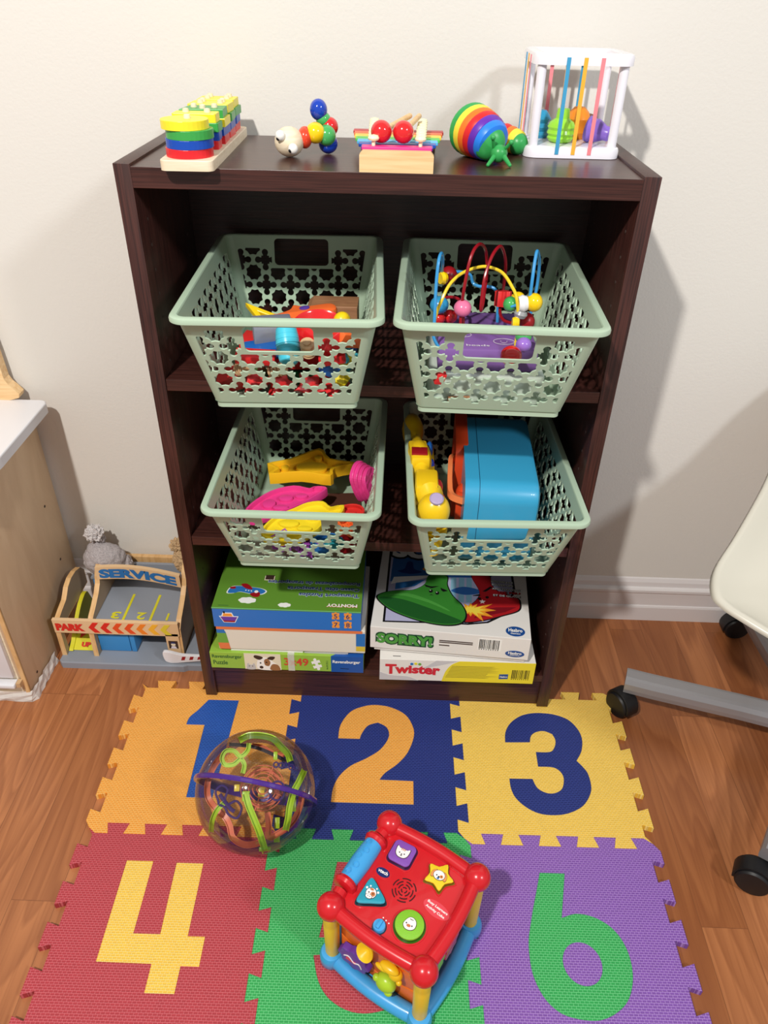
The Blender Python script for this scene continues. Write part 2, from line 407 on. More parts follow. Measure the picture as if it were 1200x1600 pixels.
def wall_panel(b, P0, P1, Q0, Q1, handle, thick):
    P0, P1, Q0, Q1 = map(Vector, (P0, P1, Q0, Q1))     # bottom start/end, top start/end
    X = (P1-P0).normalized(); mid = (P0+P1)/2; top = (Q0+Q1)/2
    up = (Q0-P0)-X*(Q0-P0).dot(X); Ls = up.length; Y = up/Ls; Nn = X.cross(Y)
    u = lambda p: (p-mid).dot(X)
    tz = [(u(P0), 0), (u(P1), 0), (u(Q1), Ls), (u(Q0), Ls)]
    wd = (u(P1)-u(P0)+u(Q1)-u(Q0))/2
    half_n = max(2, round(wd/2/.0375)); p = .0375
    edges = []
    for a, c in ((tz[1], tz[2]), (tz[3], tz[0])):
        n = Vector((c[1]-a[1], -(c[0]-a[0]))).normalized(); edges.append((n, n.x*a[0]+n.y*a[1]-.0025))
    holes = []
    pv = .0375; s = 1.07
    shift = 0 if handle else 0
    rows = []
    for r in range(3): rows.append(('c', .0222+pv*r))
    for r in range(3): rows.append(('o', .0222+pv*(r+.5)))
    for kind, v in rows:
        for i in range(-6, 7):
            uc = (i+.5)*p if kind == 'c' else i*p
            h = cross_hole(uc, v, s) if kind == 'c' else oct_hole(uc, v, s)
            h = clip(h, (0, 1), Ls-.018); h = clip(h, (0, -1), -.0105)
            for n, d in edges: h = clip(h, n, d) if h else h
            if handle and h:
                if abs(uc) < .047: h = clip(h, (0, 1), .085)
                elif v > .08: h = clip(h, (-1, 0), -.0460) if uc > 0 else clip(h, (1, 0), -.0460)
            if len(h) < 4: continue
            A = abs(sum(h[k-1][0]*h[k][1]-h[k][0]*h[k-1][1] for k in range(len(h)))/2)
            if A < 1.1e-5: continue
            q = []
            for pt in h:
                if not q or (abs(pt[0]-q[-1][0])+abs(pt[1]-q[-1][1])) > 1e-5: q.append(pt)
            holes.append(q)
    if handle: holes.append(rrect(.083, .039, .006, 4, (0, .1090)))
    M = Matrix((( X.x, Y.x, Nn.x, mid.x), (X.y, Y.y, Nn.y, mid.y), (X.z, Y.z, Nn.z, mid.z), (0, 0, 0, 1)))
    b.prism(tz, -thick, 0, 'basket_green', M, holes)
def ringpts(hw, y0, y1, r, z, n=6):
    return [(x, y+(y0+y1)/2, z) for x, y in rrect(2*hw, y1-y0, r, n)]
def make_basket():
    t = thing('storage_basket', '', 'basket')
    b = MB(); th = .0022
    z0 = .008
    wall_panel(b, (-HWB+RB, 0, z0), (HWB-RB, 0, z0), (-HWT+RT, YF, BH), (HWT-RT, YF, BH), True, th)
    wall_panel(b, (HWB-RB, LB, z0), (-HWB+RB, LB, z0), (HWT-RT, YB, BH), (-HWT+RT, YB, BH), True, th)
    wall_panel(b, (HWB, RB, z0), (HWB, LB-RB, z0), (HWT, YF+RT, BH), (HWT, YB-RT, BH), False, th)
    wall_panel(b, (-HWB, LB-RB, z0), (-HWB, RB, z0), (-HWT, YB-RT, BH), (-HWT, YF+RT, BH), False, th)
    lo = ringpts(HWB, 0, LB, RB, z0); hi = ringpts(HWT, YF, YB, RT, BH); li = ringpts(HWB-th, th, LB-th, RB-th, z0); hh = ringpts(HWT-th, YF+th, YB-th, RT-th, BH)
    for c in range(4):
        V = []; F = []
        for i in range(7):
            k = c*7+i; V += [lo[k], hi[k], hh[k], li[k]]
        for i in range(6):
            for j in range(4): F.append((i*4+j, (i+1)*4+j, (i+1)*4+(j+1) % 4, i*4+(j+1) % 4))
        F += [(0, 1, 2, 3), (27, 26, 25, 24)]
        b.add(V, F, 'basket_green', None, True)
    # stepped foot and solid floor
    b.prism(rrect(2*HWB-.004, LB-.004, RB-.002, 6, (0, LB/2)), 0, .0065, 'basket_green', bev=0)
    a = ringpts(HWB-.002, .002, LB-.002, RB-.002, .0065); c = ringpts(HWB+.0006, -.0006, LB+.0006, RB, .0085)
    a2 = ringpts(HWB-.005, .005, LB-.005, RB-.005, .0065); n = len(a)
    b.add(a+c+a2, [(i, (i+1) % n, n+(i+1) % n, n+i) for i in range(n)], 'basket_green')
    b.build('body', t)
    b = MB()
    pr = [(-.0023, -.002), (-.0023, .0002), (-.0012, .0016), (.0045, .0018), (.0072, .0004), (.0082, -.0022), (.0080, -.0052), (.0068, -.0052), (.0064, -.0026), (.0045, -.0006), (.0006, -.0008), (.0002, -.003)]
    R = [Vector(p) for p in ringpts(HWT, YF, YB, RT, BH, 8)]; n = len(R); cen = Vector((0, (YF+YB)/2, BH)); V = []; F = []
    for i in range(n):
        tg = (R[(i+1) % n]-R[i-1]).normalized(); nn = tg.cross(Vector((0, 0, 1))).normalized()
        for d, z in pr: V.append(R[i]+nn*d+Vector((0, 0, z)))
    k = len(pr)
    for i in range(n):
        for j in range(k): F.append((i*k+j, i*k+(j+1) % k, ((i+1) % n)*k+(j+1) % k, ((i+1) % n)*k+j))
    b.add(V, F, 'basket_green', None, True); b.build('rim', t)
    return t
def copy_thing(o):
    r = o.copy(); COL.objects.link(r)
    for ch in o.children:
        c = ch.copy(); COL.objects.link(c); c.parent = r
        for g in ch.children:
            d = g.copy(); COL.objects.link(d); d.parent = c
    return r
bas0 = make_basket()
BPOS = [((.2018, -.0765, .6655), 2.2, 'pale green plastic basket on the upper shelf at left, full of mixed small toys'),
        ((.4638, -.079, .6655), -1.6, 'pale green plastic basket on the upper shelf at right, holding the wire bead maze'),
        ((.2036, -.0705, .3906), 0, 'pale green plastic basket on the middle shelf at left, holding moulded pink and yellow shapes'),
        ((.489, -.0755, .3906), 1.6, 'pale green plastic basket on the middle shelf at right, holding a big blue case')]
for i, (p, a, lab) in enumerate(BPOS):
    t = bas0 if i == 0 else copy_thing(bas0)
    t.location = p; t.rotation_euler = (0, 0, math.radians(a)); tag(t, lab, 'basket', 'green lattice baskets in the bookcase')

# ------------------------------------------------------------------ foam number mat
TP = .30; TM = .012
def edge(h=.0090, d=.0055, flip=False):
    pts = []; q = TP/5
    for k in range(5):
        a = (k*q-d if k else .012); c = (k+.5)*q+d*.5
        pts += [(a if k == 0 else k*q-d*.5, -h), (c, -h), ((k+.5)*q-d*.5, h), ((k+1)*q+d*.5 if k < 4 else TP-.012, h)]
    return [(0, 0)]+pts
def tile_outline(i, j):
    E = edge()
    bot = [(x, y) for x, y in E]
    right = [(TP+y, x) for x, y in E]
    top = [(TP, TP)]+[(x, TP+y) for x, y in E[:0:-1]]
    left = [(0, TP)]+[(y, x) for x, y in E[:0:-1]]
    return bot+right+top+left
D1 = [(.355, .69), (.362, .745), (.40, .80), (.435, .86), (.45, .886), (.640, .886), (.617, .196), (.472, .196), (.466, .69)]
D2 = [(.285, .62), (.292, .72), (.345, .82), (.42, .865), (.50, .882), (.60, .865), (.69, .81), (.735, .72), (.738, .64), (.70, .53), (.64, .45), (.572, .39), (.540, .343), (.733, .34), (.733, .192), (.275, .192), (.280, .28), (.31, .36), (.37, .43), (.46, .485), (.54, .55), (.588, .64), (.575, .71), (.52, .745), (.46, .72), (.425, .66), (.415, .62)]
D3 = [(.287, .625), (.297, .70), (.335, .77), (.40, .825), (.47, .85), (.542, .855), (.62, .845), (.695, .81), (.74, .745), (.755, .67), (.735, .58), (.692, .510), (.72, .47), (.742, .42), (.742, .33), (.71, .26), (.66, .205), (.58, .165), (.50, .152), (.42, .16), (.354, .196), (.305, .25), (.285, .31), (.283, .376), (.415, .378), (.435, .32), (.48, .29), (.53, .29), (.575, .32), (.595, .38), (.59, .42), (.565, .45), (.53, .461), (.460, .461), (.462, .563), (.545, .566), (.578, .60), (.592, .65), (.58, .695), (.535, .716), (.485, .708), (.45, .68), (.435, .631)]
D4 = [(.256, .824), (.392, .824), (.395, .468), (.522, .468), (.513, .820), (.650, .820), (.655, .462), (.737, .462), (.738, .330), (.653, .330), (.653, .214), (.518, .214), (.517, .336), (.26, .338)]
D5 = [(.335, .85), (.69, .85), (.69, .72), (.44, .72), (.43, .61), (.52, .625), (.62, .60), (.70, .53), (.73, .43), (.715, .30), (.65, .21), (.56, .168), (.45, .165), (.35, .21), (.29, .285), (.257, .395), (.40, .41), (.42, .34), (.48, .30), (.55, .32), (.585, .39), (.56, .47), (.50, .50), (.43, .48), (.275, .475), (.314, .70)]
D6 = [(.373, .824), (.501, .824), (.447, .60), (.52, .622), (.60, .61), (.67, .57), (.715, .51), (.735, .43), (.728, .34), (.69, .255), (.63, .20), (.55, .165), (.47, .162), (.38, .182), (.315, .235), (.275, .32), (.265, .41), (.275, .51), (.31, .63), (.35, .75)]
D6I = circ(.095, 24, (.508, .394), .95, 1.0)
TILES = [(-2, 0, '1', 'foam_orange', 'foam_blue', [D1], 'orange', 'blue'), (-1, 0, '2', 'foam_navy', 'foam_orange', [D2], 'navy blue', 'orange'), (0, 0, '3', 'foam_yellow', 'foam_navy', [D3], 'yellow', 'navy blue'),
         (-2, -1, '4', 'foam_red', 'foam_yellow', [D4], 'dark red', 'yellow'), (-1, -1, '5', 'foam_green', 'foam_red', [D5], 'green', 'red'), (0, -1, '6', 'foam_purple', 'foam_green', [D6, D6I], 'purple', 'green')]
MR = .0091; MO = Vector((.4745, -.2725, 0))
def keep_corners(pts, n=4, lim=48):
    m = len(pts); P = [Vector(p) for p in pts]; cr = []
    for i in range(m):
        a = (P[i]-P[i-1]); c = (P[(i+1) % m]-P[i]); cr.append(math.degrees(a.angle(c)) > lim)
    out = []
    for i in range(m):
        p0, p1, p2, p3 = P[i-1], P[i], P[(i+1) % m], P[(i+2) % m]
        if cr[i]: p0 = p1+(p1-p2)*.0
        if cr[(i+1) % m]: p3 = p2
        straight = cr[i] and cr[(i+1) % m] or (p2-p1).length > .12
        if straight: out.append(tuple(p1)); continue
        for k in range(n):
            t = k/n; q = .5*((2*p1)+(-p0+p2)*t+(2*p0-5*p1+4*p2-p3)*t*t+(-p0+3*p1-3*p2+p3)*t**3); out.append(tuple(q))
    return out
def tl(pts): return [(x*TP, y*TP) for x, y in keep_corners(pts)]
for (i, j, dg, m1, m2, dd, c1, c2) in TILES:
    x, y = i*TP, j*TP; loc = (MO.x+x*math.cos(MR)-y*math.sin(MR), MO.y+x*math.sin(MR)+y*math.cos(MR), 0)
    t = thing('foam_mat_tile', 'square %s foam jigsaw mat tile with a %s number %s' % (c1, c2, dg), 'mat tile', loc, MR, 'foam number mat tiles on the floor')
    P = [tl(d) for d in dd]
    sh = lambda p, k: scale2(p, k, (sum(a for a, _ in p)/len(p), sum(c for _, c in p)/len(p)))
    b = MB(); b.prism(tile_outline(i, j), 0, TM, m1, None, [P[0]], bev=.0007); b.build('mat_tile', t)
    b = MB()
    b.prism(P[0], 0, TM-.0002, m2, None, [P[1]] if len(P) > 1 else (), bev=.0006); b.build('number_inlay', t)['label'] = '%s number %s inlay' % (c2, dg)
    if len(P) > 1:
        b = MB(); b.prism(P[1], 0, TM-.0002, m1, None, bev=.0006); b.build('centre_inlay', t)

# ------------------------------------------------------------------ toys on top of the bookcase
TZ = H-.003
# counting stacker
t = thing('shape_stacker', 'peg board with five stacks of coloured shapes on the bookcase top at left', 'toy', (.0895, .111, TZ), math.radians(1.5))
b = MB(); b.prism(rrect(.062, .262, .008, 5), 0, .0115, 'birch_pale', bev=.001); b.build('peg_board', t)
LAY = ['red', 'blue', 'green', 'yellow']
mat('toy_red', (214, 36, 44), .35); mat('toy_blue', (22, 74, 176), .35); mat('toy_green', (60, 160, 74), .35); mat('toy_yellow', (244, 226, 50), .35)
def rot2(p, a): return [(x*math.cos(a)-y*math.sin(a), x*math.sin(a)+y*math.cos(a)) for x, y in p]
hexa = circ(.027, 6, a0=.5)
shapes = [(-.098, circ(.0275, 32), [(0, 0)], 'disc'), (-.046, rrect(.053, .026, .002, 2), [(-.013, 0), (.013, 0)], 'block'), (.000, [(-.027, -.020), (.027, -.020), (.027, .020), (-.02, .020)], [(-.013, 0), (.013, 0), (0, -.010)], 'block'), (.048, rrect(.053, .038, .002, 2), [(-.013, .008), (.013, .008), (-.013, -.008), (.013, -.008)], 'block'), (.098, rrect(.050, .040, .002, 2), [(-.013, .01), (.013, .01), (-.013, -.01), (.013, -.01)], 'block')]
for si, (yc, shp, pegs, nm) in enumerate(shapes):
    for k in range(4):
        c = LAY[k]
        if si == 2 and k > 1: c = 'yellow' if k == 2 else 'green'
        b = MB(); off = (-.0035 if (k == 3 and si == 0) else (.0012*((k*7+si*3) % 3-1)), 0)
        b.prism([(x+off[0], y+yc) for x, y in rot2(shp, .04*((k+si) % 3-1))], .0115+k*.0098, .0115+k*.0098+.0096, 'toy_'+c, bev=.0006)
        o = b.build('stacking_'+nm, t); o['label'] = '%s stacking %s' % (c, nm)
    b = MB()
    for (px, py) in pegs: b.lathe([(.004, .04), (.004, .0515), (.0035, .0545), (0, .0555)], 'birch_pale', xyz((px, py+yc, 0)), 14)
    b.build('pegs' if len(pegs) > 1 else 'peg', t)
# wooden worm
t = thing('wooden_worm', 'wooden bead caterpillar with a pale round head and white ball eyes on the bookcase top', 'toy', (0, 0, 0))
mat('gloss_red', (214, 36, 40), .15, coat=.6); mat('gloss_yellow', (248, 206, 20), .15, coat=.6); mat('gloss_green', (72, 172, 92), .15, coat=.6); mat('gloss_blue', (20, 64, 180), .12, coat=.6); mat('gloss_orange', (232, 72, 44), .2, coat=.5)
b = MB(); b.sphere((.199, .085, TZ+.0175), (.0185, .018, .0175), 'birch_pale'); o = b.build('head', t)
for p, pu in (((.1905, .069, .9655), (-.5, -.6, -.6)), ((.2065, .063, .952), (-.6, -.7, -.35))):
    b = MB(); b.sphere(p, .0062, 'white'); d = Vector(pu).normalized(); b.sphere(Vector(p)+d*.0046, .0026, 'black'); b.build('eye', t)
for c, p, r in (('gloss_orange', (.218, .094, .9605), (.0095, .013, .013)), ('gloss_yellow', (.231, .097, .9655), (.0125, .0125, .0125)), ('gloss_green', (.2445, .103, .962), (.012, .012, .0125)), ('gloss_blue', (.2455, .112, .9515), (.0125, .0125, .0122)), ('gloss_red', (.247, .118, .970), (.0115, .0115, .0115)), ('gloss_green', (.2395, .117, .9785), (.0095, .0095, .009)), ('gloss_blue', (.234, .115, .9895), (.0112, .0112, .0125))):
    b = MB(); b.sphere(p, r, c); b.build('bead', t)
# xylophone
t = thing('xylophone', 'small wooden xylophone with rainbow bars on the middle of the bookcase top', 'xylophone', (.3355, .085, TZ))
BW = [(.082, 'pink'), (.086, 'purple'), (.094, 'blue'), (.100, 'xylo_sky'), (.106, 'xylo_green'), (.111, 'xylo_yellow'), (.115, 'xylo_orange'), (.119, 'xylo_red')]
mat('xylo_sky', (90, 186, 236), .35); mat('xylo_green', (90, 200, 80), .35); mat('xylo_yellow', (246, 206, 70), .35); mat('xylo_orange', (236, 110, 50), .35); mat('xylo_red', (190, 44, 50), .35); mat('bead_cream', (244, 240, 200), .4)
b = MB(); hw = .0435; M = xyz((0, -.072, 0), (PI/2, 0, 0))
b.prism([(-hw, 0), (hw, 0), (hw, .0185), (hw-.004, .0235), (-hw+.004, .0235), (-hw, .0185)], 0, .012, 'pine', M); b.build('end_block', t)
b = MB(); hw = .05; b.prism([(-hw, 0), (hw, 0), (hw, .0145), (-hw, .0145)], 0, .010, 'pine', xyz((0, .085, 0), (PI/2, 0, 0))); b.build('end_block', t)
for sx in (-1, 1):
    b = MB(); b.prism([(sx*.030-.004, -.075), (sx*.030+.004, -.075), (sx*.036+.004, .08), (sx*.036-.004, .08)], .004, .0185, 'pine'); b.build('rail', t)
for k, (L_, c) in enumerate(BW):
    y = -.069+k*.0198; b = MB(); b.box((0, y, .0245 if k == 0 else .0215), (L_, .0155, .004), c, .0008, smooth=False); b.build('bar', t)['label'] = '%s bar' % ({'xylo_sky': 'sky blue'}.get(c, c.replace('xylo_', '')))
    for sx in (-1, 1):
        b = MB(); x = sx*(.0275+k*.0006); b.lathe([(.0022, .0215), (.0022, .0315), (.0058, .0325), (.0068, .0345), (.0055, .0372), (0, .0385)], 'bead_cream', xyz((x, y, 0)), 14); b.build('peg', t)
def mallet(lab, c, e):
    t = thing('mallet', lab, 'mallet', (0, 0, 0), 0, 'red ball xylophone mallets')
    b = MB(); b.sphere(c, .0125, 'gloss_red'); b.build('mallet_head', t); b = MB(); b.cyl(c, e, .0033, 'pine', seg=12); b.build('stick', t)
mallet('red ball mallet lying on the xylophone, the left one', (.3165, .030, TZ+.0395), (.350, .135, TZ+.0435))
mallet('red ball mallet lying on the xylophone, the right one', (.3425, .030, TZ+.0395), (.362, .135, TZ+.0435))
# slug
t = thing('toy_slug', 'rainbow ringed slug toy with a green feeler head on the bookcase top', 'toy', (0, 0, 0))
mat('slug_blue', (44, 130, 236), .35); mat('slug_purple', (100, 44, 170), .35); mat('slug_green', (52, 160, 82), .35); mat('slug_orange', (244, 120, 40), .35); mat('slug_red', (220, 40, 44), .35); mat('slug_yellow', (246, 222, 70), .35)
def ring_seg(c, d, r, col, L_=.011, r2=None, nm='ring_segment'):
    r2 = r2 or r*.9
    b = MB(); b.lathe([(r*.9, -.002), (r, 0), (r*.995, L_*.3), (r2, L_*.8), (r2*.8, L_), (r2*.4, L_*1.2), (0, L_*1.25)], col, align(c, d), 32); b.build(nm, t)
hd = Vector((.40, -.85, -.28))
base = Vector((.4300, .124, .9735))
rad = [.0315, .0310, .0300, .0288, .0272, .0248]
cols = ['slug_green', 'slug_yellow', 'slug_orange', 'slug_red', 'slug_purple', 'slug_blue']
c = base.copy()
for k in range(6):
    d = Vector((.35+.05*k, -.85, -.12-.05*k)).normalized()
    c.z = max(TZ+rad[k]*.99, .9) if k < 6 else c.z
    ring_seg(c, d, rad[k], cols[k], .0105); c = c+d*.0078+Vector((.0006, 0, -.001))
b = MB(); hc = Vector((.4555, .079, TZ+.0215)); b.sphere(hc+Vector((-.006, .004, .001)), (.0205, .013, .0205), 'slug_green', None, 28, 16)
b.sphere(hc+Vector((.006, -.012, -.0085)), (.0105, .010, .0105), 'slug_green')
b.build('head', t)
for a, e in (((.455, .068, .956), (.4515, .058, .971)), ((.465, .066, .956), (.474, .056, .9665))):
    b = MB(); b.tube(spline([a, ((a[0]+e[0])/2, (a[1]+e[1])/2, (a[2]+e[2])/2-.001), e], 4), .0021, 'slug_green'); b.sphere(e, .0032, 'slug_green'); b.build('feeler', t)
for a, e in (((.456, .062, .950), (.4475, .051, .9415)), ((.467, .061, .950), (.4745, .052, .9415))):
    b = MB(); b.tube([a, e], [.0032, .0022], 'slug_green'); b.sphere(e, .0022, 'slug_green'); b.build('leg', t)
tail = [((.450, .160), .019, 'slug_green'), ((.459, .163), .0185, 'slug_blue'), ((.468, .162), .018, 'slug_purple'), ((.476, .158), .0175, 'slug_red'), ((.483, .152), .0165, 'slug_orange'), ((.489, .146), .0155, 'slug_yellow'), ((.493, .1405), .0135, 'slug_green')]
for k, ((x, y), r, cl) in enumerate(tail):
    q = tail[min(k+1, 6)][0]; p = tail[max(k-1, 0)][0]; d = Vector((q[0]-p[0], q[1]-p[1], -.002)).normalized()
    ring_seg(Vector((x, y, TZ+r)), d, r, cl, .0105, r*.9 if k < 6 else r*.8)
# activity bin
t = thing('sensory_bin', 'white framed see-through cube bin with elastic bands on the right of the bookcase top', 'toy bin', (.5625, .178, TZ))
mat('frame_white', (238, 236, 244), .22, coat=.3)
HX, HY, HB = .057, .054, .118
for nm, zc in (('base_frame', .007), ('top_frame', HB-.007)):
    b = MB(); b.prism(rrect(2*HX+.010, 2*HY+.010, .016, 6), zc-.0065, zc+.0065, 'frame_white', None, [rrect(2*HX-.020, 2*HY-.020, .008, 6)] if nm == 'top_frame' else (), bev=.004, smooth=True)
    if nm == 'top_frame':
        for k in range(-3, 4): b.sphere((k*.014, -HY-.001, zc+.0055), .0016, 'frame_white', None, 8, 6)
    b.build(nm, t)
for sx in (-1, 1):
    for sy in (-1, 1):
        b = MB(); b.cyl((sx*(HX-.006), sy*(HY-.006), .010), (sx*(HX-.006), sy*(HY-.006), HB-.01), .0058, 'frame_white'); b.build('corner_post', t)
for nmc, rgb in (('band_blue', (66, 156, 200)), ('band_orange', (246, 180, 60)), ('band_pink', (240, 138, 146))): mat(nmc, rgb, .8)
bc = ['band_blue', 'band_orange', 'band_pink']
for side in range(4):
    for k in range(3):
        u = (-.021, 0, .021)[k]; b = MB()
        M = xyz((0, 0, 0), (0, 0, side*PI/2)) if side != 1 else xyz((0, 0, 0), (0, 0, PI/2))
        dd_ = (HY if side % 2 == 0 else HX)+.0052
        b.box((u, -dd_, HB/2), (.0048, .0008, HB-.010), bc[k], 0, M); b.build('elastic_band', t)['label'] = bc[k].replace('band_', '')+' elastic band'
def blob(nm, lab, loc, prof, col, rot=(0, 0, 0), sx=1, extra=None):
    t = thing(nm, lab, 'toy block', loc, rot=rot, group='rubbery shape toys inside the white bin')
    b = MB(); b.lathe(prof, col, None, 24, sx=sx, sy=sx); b.build('body', t)
    if extra: extra(t)
mat('rub_green', (150, 216, 60), .25); mat('rub_blue', (50, 150, 196), .25); mat('rub_orange', (232, 140, 40), .3); mat('rub_purple', (134, 104, 200), .3); mat('rub_brown', (150, 74, 30), .35)
bp = [(0, 0), (.012, 0), (.016, .002), (.0185, .006), (.0168, .0085), (.0195, .012), (.0178, .0165), (.0195, .020), (.0165, .026), (.012, .029), (.0095, .031), (.0085, .041), (.008, .043), (0, .043)]
blob('shape_toy', 'bright green ribbed bottle shaped toy inside the white bin', (.551, .160, TZ+.0137), [(r*.95, z*.92) for r, z in bp], 'rub_green')
blob('shape_toy', 'blue ribbed star toy at the left inside the white bin', (.529, .196, TZ+.0137), [(0, 0), (.010, 0), (.013, .004), (.010, .008), (.0135, .013), (.010, .018), (.0135, .023), (.010, .028), (.006, .033), (0, .034)], 'rub_blue')
blob('shape_toy', 'orange lumpy toy in the middle inside the white bin', (.579, .196, TZ+.0137), [(0, 0), (.013, 0), (.0165, .008), (.014, .016), (.0165, .024), (.013, .032), (.007, .038), (0, .039)], 'rub_orange')
blob('shape_toy', 'brown rounded toy at the back inside the white bin', (.598, .214, TZ+.030), [(0, -.012), (.008, -.010), (.012, 0), (.008, .010), (0, .012)], 'rub_brown')
blob('shape_toy', 'purple spindle shaped toy lying at the right inside the white bin', (.587, .166, TZ+.0300), [(0, 0), (.0155, 0), (.0162, .005), (.0135, .008), (.0145, .012), (.0120, .018), (.009, .024), (.0088, .030), (.0075, .0315), (.0025, .0315), (.002, .030), (0, .030)], 'rub_purple', (PI/2+.15, 0, 1.05))

# ------------------------------------------------------------------ game boxes, bottom shelf
SZ = .0954
def FM(x, y, z, k=0):       # matrix that lays a flat print on a front face
    return Matrix.Translation((x, y, z)) @ Matrix.Rotation(PI/2, 4, 'X')
def barcode(b, M, wd, h, col='black'):
    random.seed(5); x = 0
    b.prism([(-.002, -.0035), (wd+.002, -.0035), (wd+.002, h+.002), (-.002, h+.002)], 0, .0002, 'white', M)
    while x < wd-.0012:
        bw = random.choice((.0006, .0010, .0016)); b.prism([(x, 0), (x+bw, 0), (x+bw, h), (x, h)], 0, .0004, col, M); x += bw+random.choice((.0006, .0009, .0013))
    for k in range(9): b.prism([(k*wd/9, -.0025), (k*wd/9+wd/18, -.0025), (k*wd/9+wd/18, -.001), (k*wd/9, -.001)], 0, .0004, col, M)
def poly(b, pts, m, M, z): b.prism(pts, 0, z, m, M)
mat('rav_green', (148, 186, 66), .35); mat('rav_blue', (32, 84, 160), .35); mat('ink_green', (52, 96, 50), .5); mat('rav_red', (206, 66, 50), .5); mat('photo_cream', (226, 216, 190), .5); mat('dog_brown', (150, 104, 66), .6); mat('dog_dark', (60, 40, 32), .6); mat('tape', (226, 226, 214), .2, alpha=.55)
mat('card_white', (222, 214, 198), .6, bump=.4, bscale=30); mat('card_grey', (190, 188, 186), .5)
# Ravensburger box
BX0, BX1 = .0216, .299; RW = BX1-BX0; RH = .040
t = thing('puzzle_box', 'green and blue puzzle box with a puppy photo, lowest of the left stack', 'puzzle box', (BX0, -.007, SZ))
b = MB(); b.box((RW/2, .095, RH/2), (RW, .19, RH), 'rav_green', .0008, smooth=False); b.build('box_body', t)
b = MB(); M = FM(0, 0, 0); y0 = .001
poly(b, [(RW*.79, 0), (RW, 0), (RW, RH), (RW*.79, RH)], 'rav_blue', M, .0003)
poly(b, [(.062, 0), (.128, 0), (.128, RH), (.062, RH)], 'photo_cream', M, .0003)
dog = smooth2([(.088, 0), (.084, .014), (.088, .026), (.098, .031), (.108, .027), (.114, .020), (.122, .012), (.126, 0)], 4)
poly(b, dog, 'white', M, .0005)
poly(b, smooth2([(.089, .025), (.080, .031), (.082, .036), (.092, .034), (.096, .030)], 4), 'dog_dark', M, .0008)
poly(b, smooth2([(.104, .029), (.110, .034), (.118, .033), (.114, .026), (.108, .026)], 4), 'dog_dark', M, .0008)
poly(b, smooth2([(.099, .012), (.098, .024), (.104, .028), (.109, .020), (.106, .010)], 4), 'dog_brown', M, .0007)
poly(b, smooth2([(.108, 0), (.112, .014), (.122, .013), (.126, 0)], 4), 'dog_brown', M, .0006)
poly(b, circ(.0035, 12, (.092, .006)), 'dog_dark', M, .0009); poly(b, circ(.0016, 10, (.091, .017)), 'black', M, .0009); poly(b, circ(.0016, 10, (.102, .019)), 'black', M, .0009)
poly(b, smooth2([(.066, 0), (.066, .010), (.068, .016), (.071, .012), (.076, .012), (.079, .016), (.081, .008), (.080, 0)], 4), 'card_grey', M, .0006)
for ex in (.070, .076): poly(b, circ(.0010, 8, (ex, .008)), 'dog_dark', M, .0009)
b.text('Ravensburger', M @ Matrix.Translation((.004, .024, 0)), 'ink_green', .011, .054, .012, .0006); b.text('Puzzle', M @ Matrix.Translation((.005, .010, 0)), 'ink_green', .0105, .026, .012, .0006)
b.text('3x49', M @ Matrix.Translation((.134, .013, 0)), 'rav_red', .019, .044, .02, .0006)
pz_old = [(.186, .006), (.191, .008), (.193, .005), (.197, .006), (.196, .010), (.203, .010), (.202, .016), (.206, .018), (.204, .022), (.200, .021), (.199, .028), (.194, .027), (.192, .031), (.188, .030), (.189, .026), (.182, .025), (.184, .020), (.180, .017), (.182, .013), (.187, .014)]
pz = []
for sx_, sy_, out_ in ((1, 0, 1), (0, 1, -1), (-1, 0, 1), (0, -1, -1)):
    nx, ny = sy_, -sx_; cx_, cy_ = nx*.0078, ny*.0078
    pz += [(cx_-sx_*.0078, cy_-sy_*.0078), (cx_-sx_*.0016, cy_-sy_*.0016)]
    for q_ in range(7):
        a_ = -2.2+4.4*q_/6; kx, ky = .0030*math.sin(a_), .0030*math.cos(a_)+.0026
        pz.append((cx_+sx_*kx+nx*ky*out_, cy_+sy_*kx+ny*ky*out_))
    pz.append((cx_+sx_*.0016, cy_+sy_*.0016))
pz = [(x+.193, y*1.15+.018) for x, y in rot2(pz, .3)]
poly(b, pz, 'white', M, .0006)
b.text('Ravensburger', M @ Matrix.Translation((RW*.80, .021, 0)), 'white', .0095, .050, .03, .0006)
poly(b, [(RW*.85, .0095), (RW*.905, .0085), (RW*.905, .0095), (RW*.85, .0105)], 'black', M, .0006)
b.text('No 09 273 3', M @ Matrix.Translation((.2135, .006, 0)) @ Matrix.Rotation(PI/2, 4, 'Z'), 'ink_green', .003, .022, .01, .0006)
Mt = xyz((0, 0, RH))
poly(b, [(RW, 0), (RW*.79, 0)]+smooth2([(RW*.79, 0), (RW*.86, .014), (RW*.93, .040), (RW, .085)], 6, False), 'rav_blue', Mt, .0003)
b.text('Ravensburger', xyz((RW*.835, .004, RH), (0, 0, .95)), 'white', .008, .058, .03, .0006)
b.build('cover_print', t)
b = MB(); b.box((.147, -.0006, RH/2), (.012, .0006, RH), 'tape'); b.box((.147, .02, RH+.0005), (.012, .04, .0006), 'tape'); b.build('tape_strip', t)
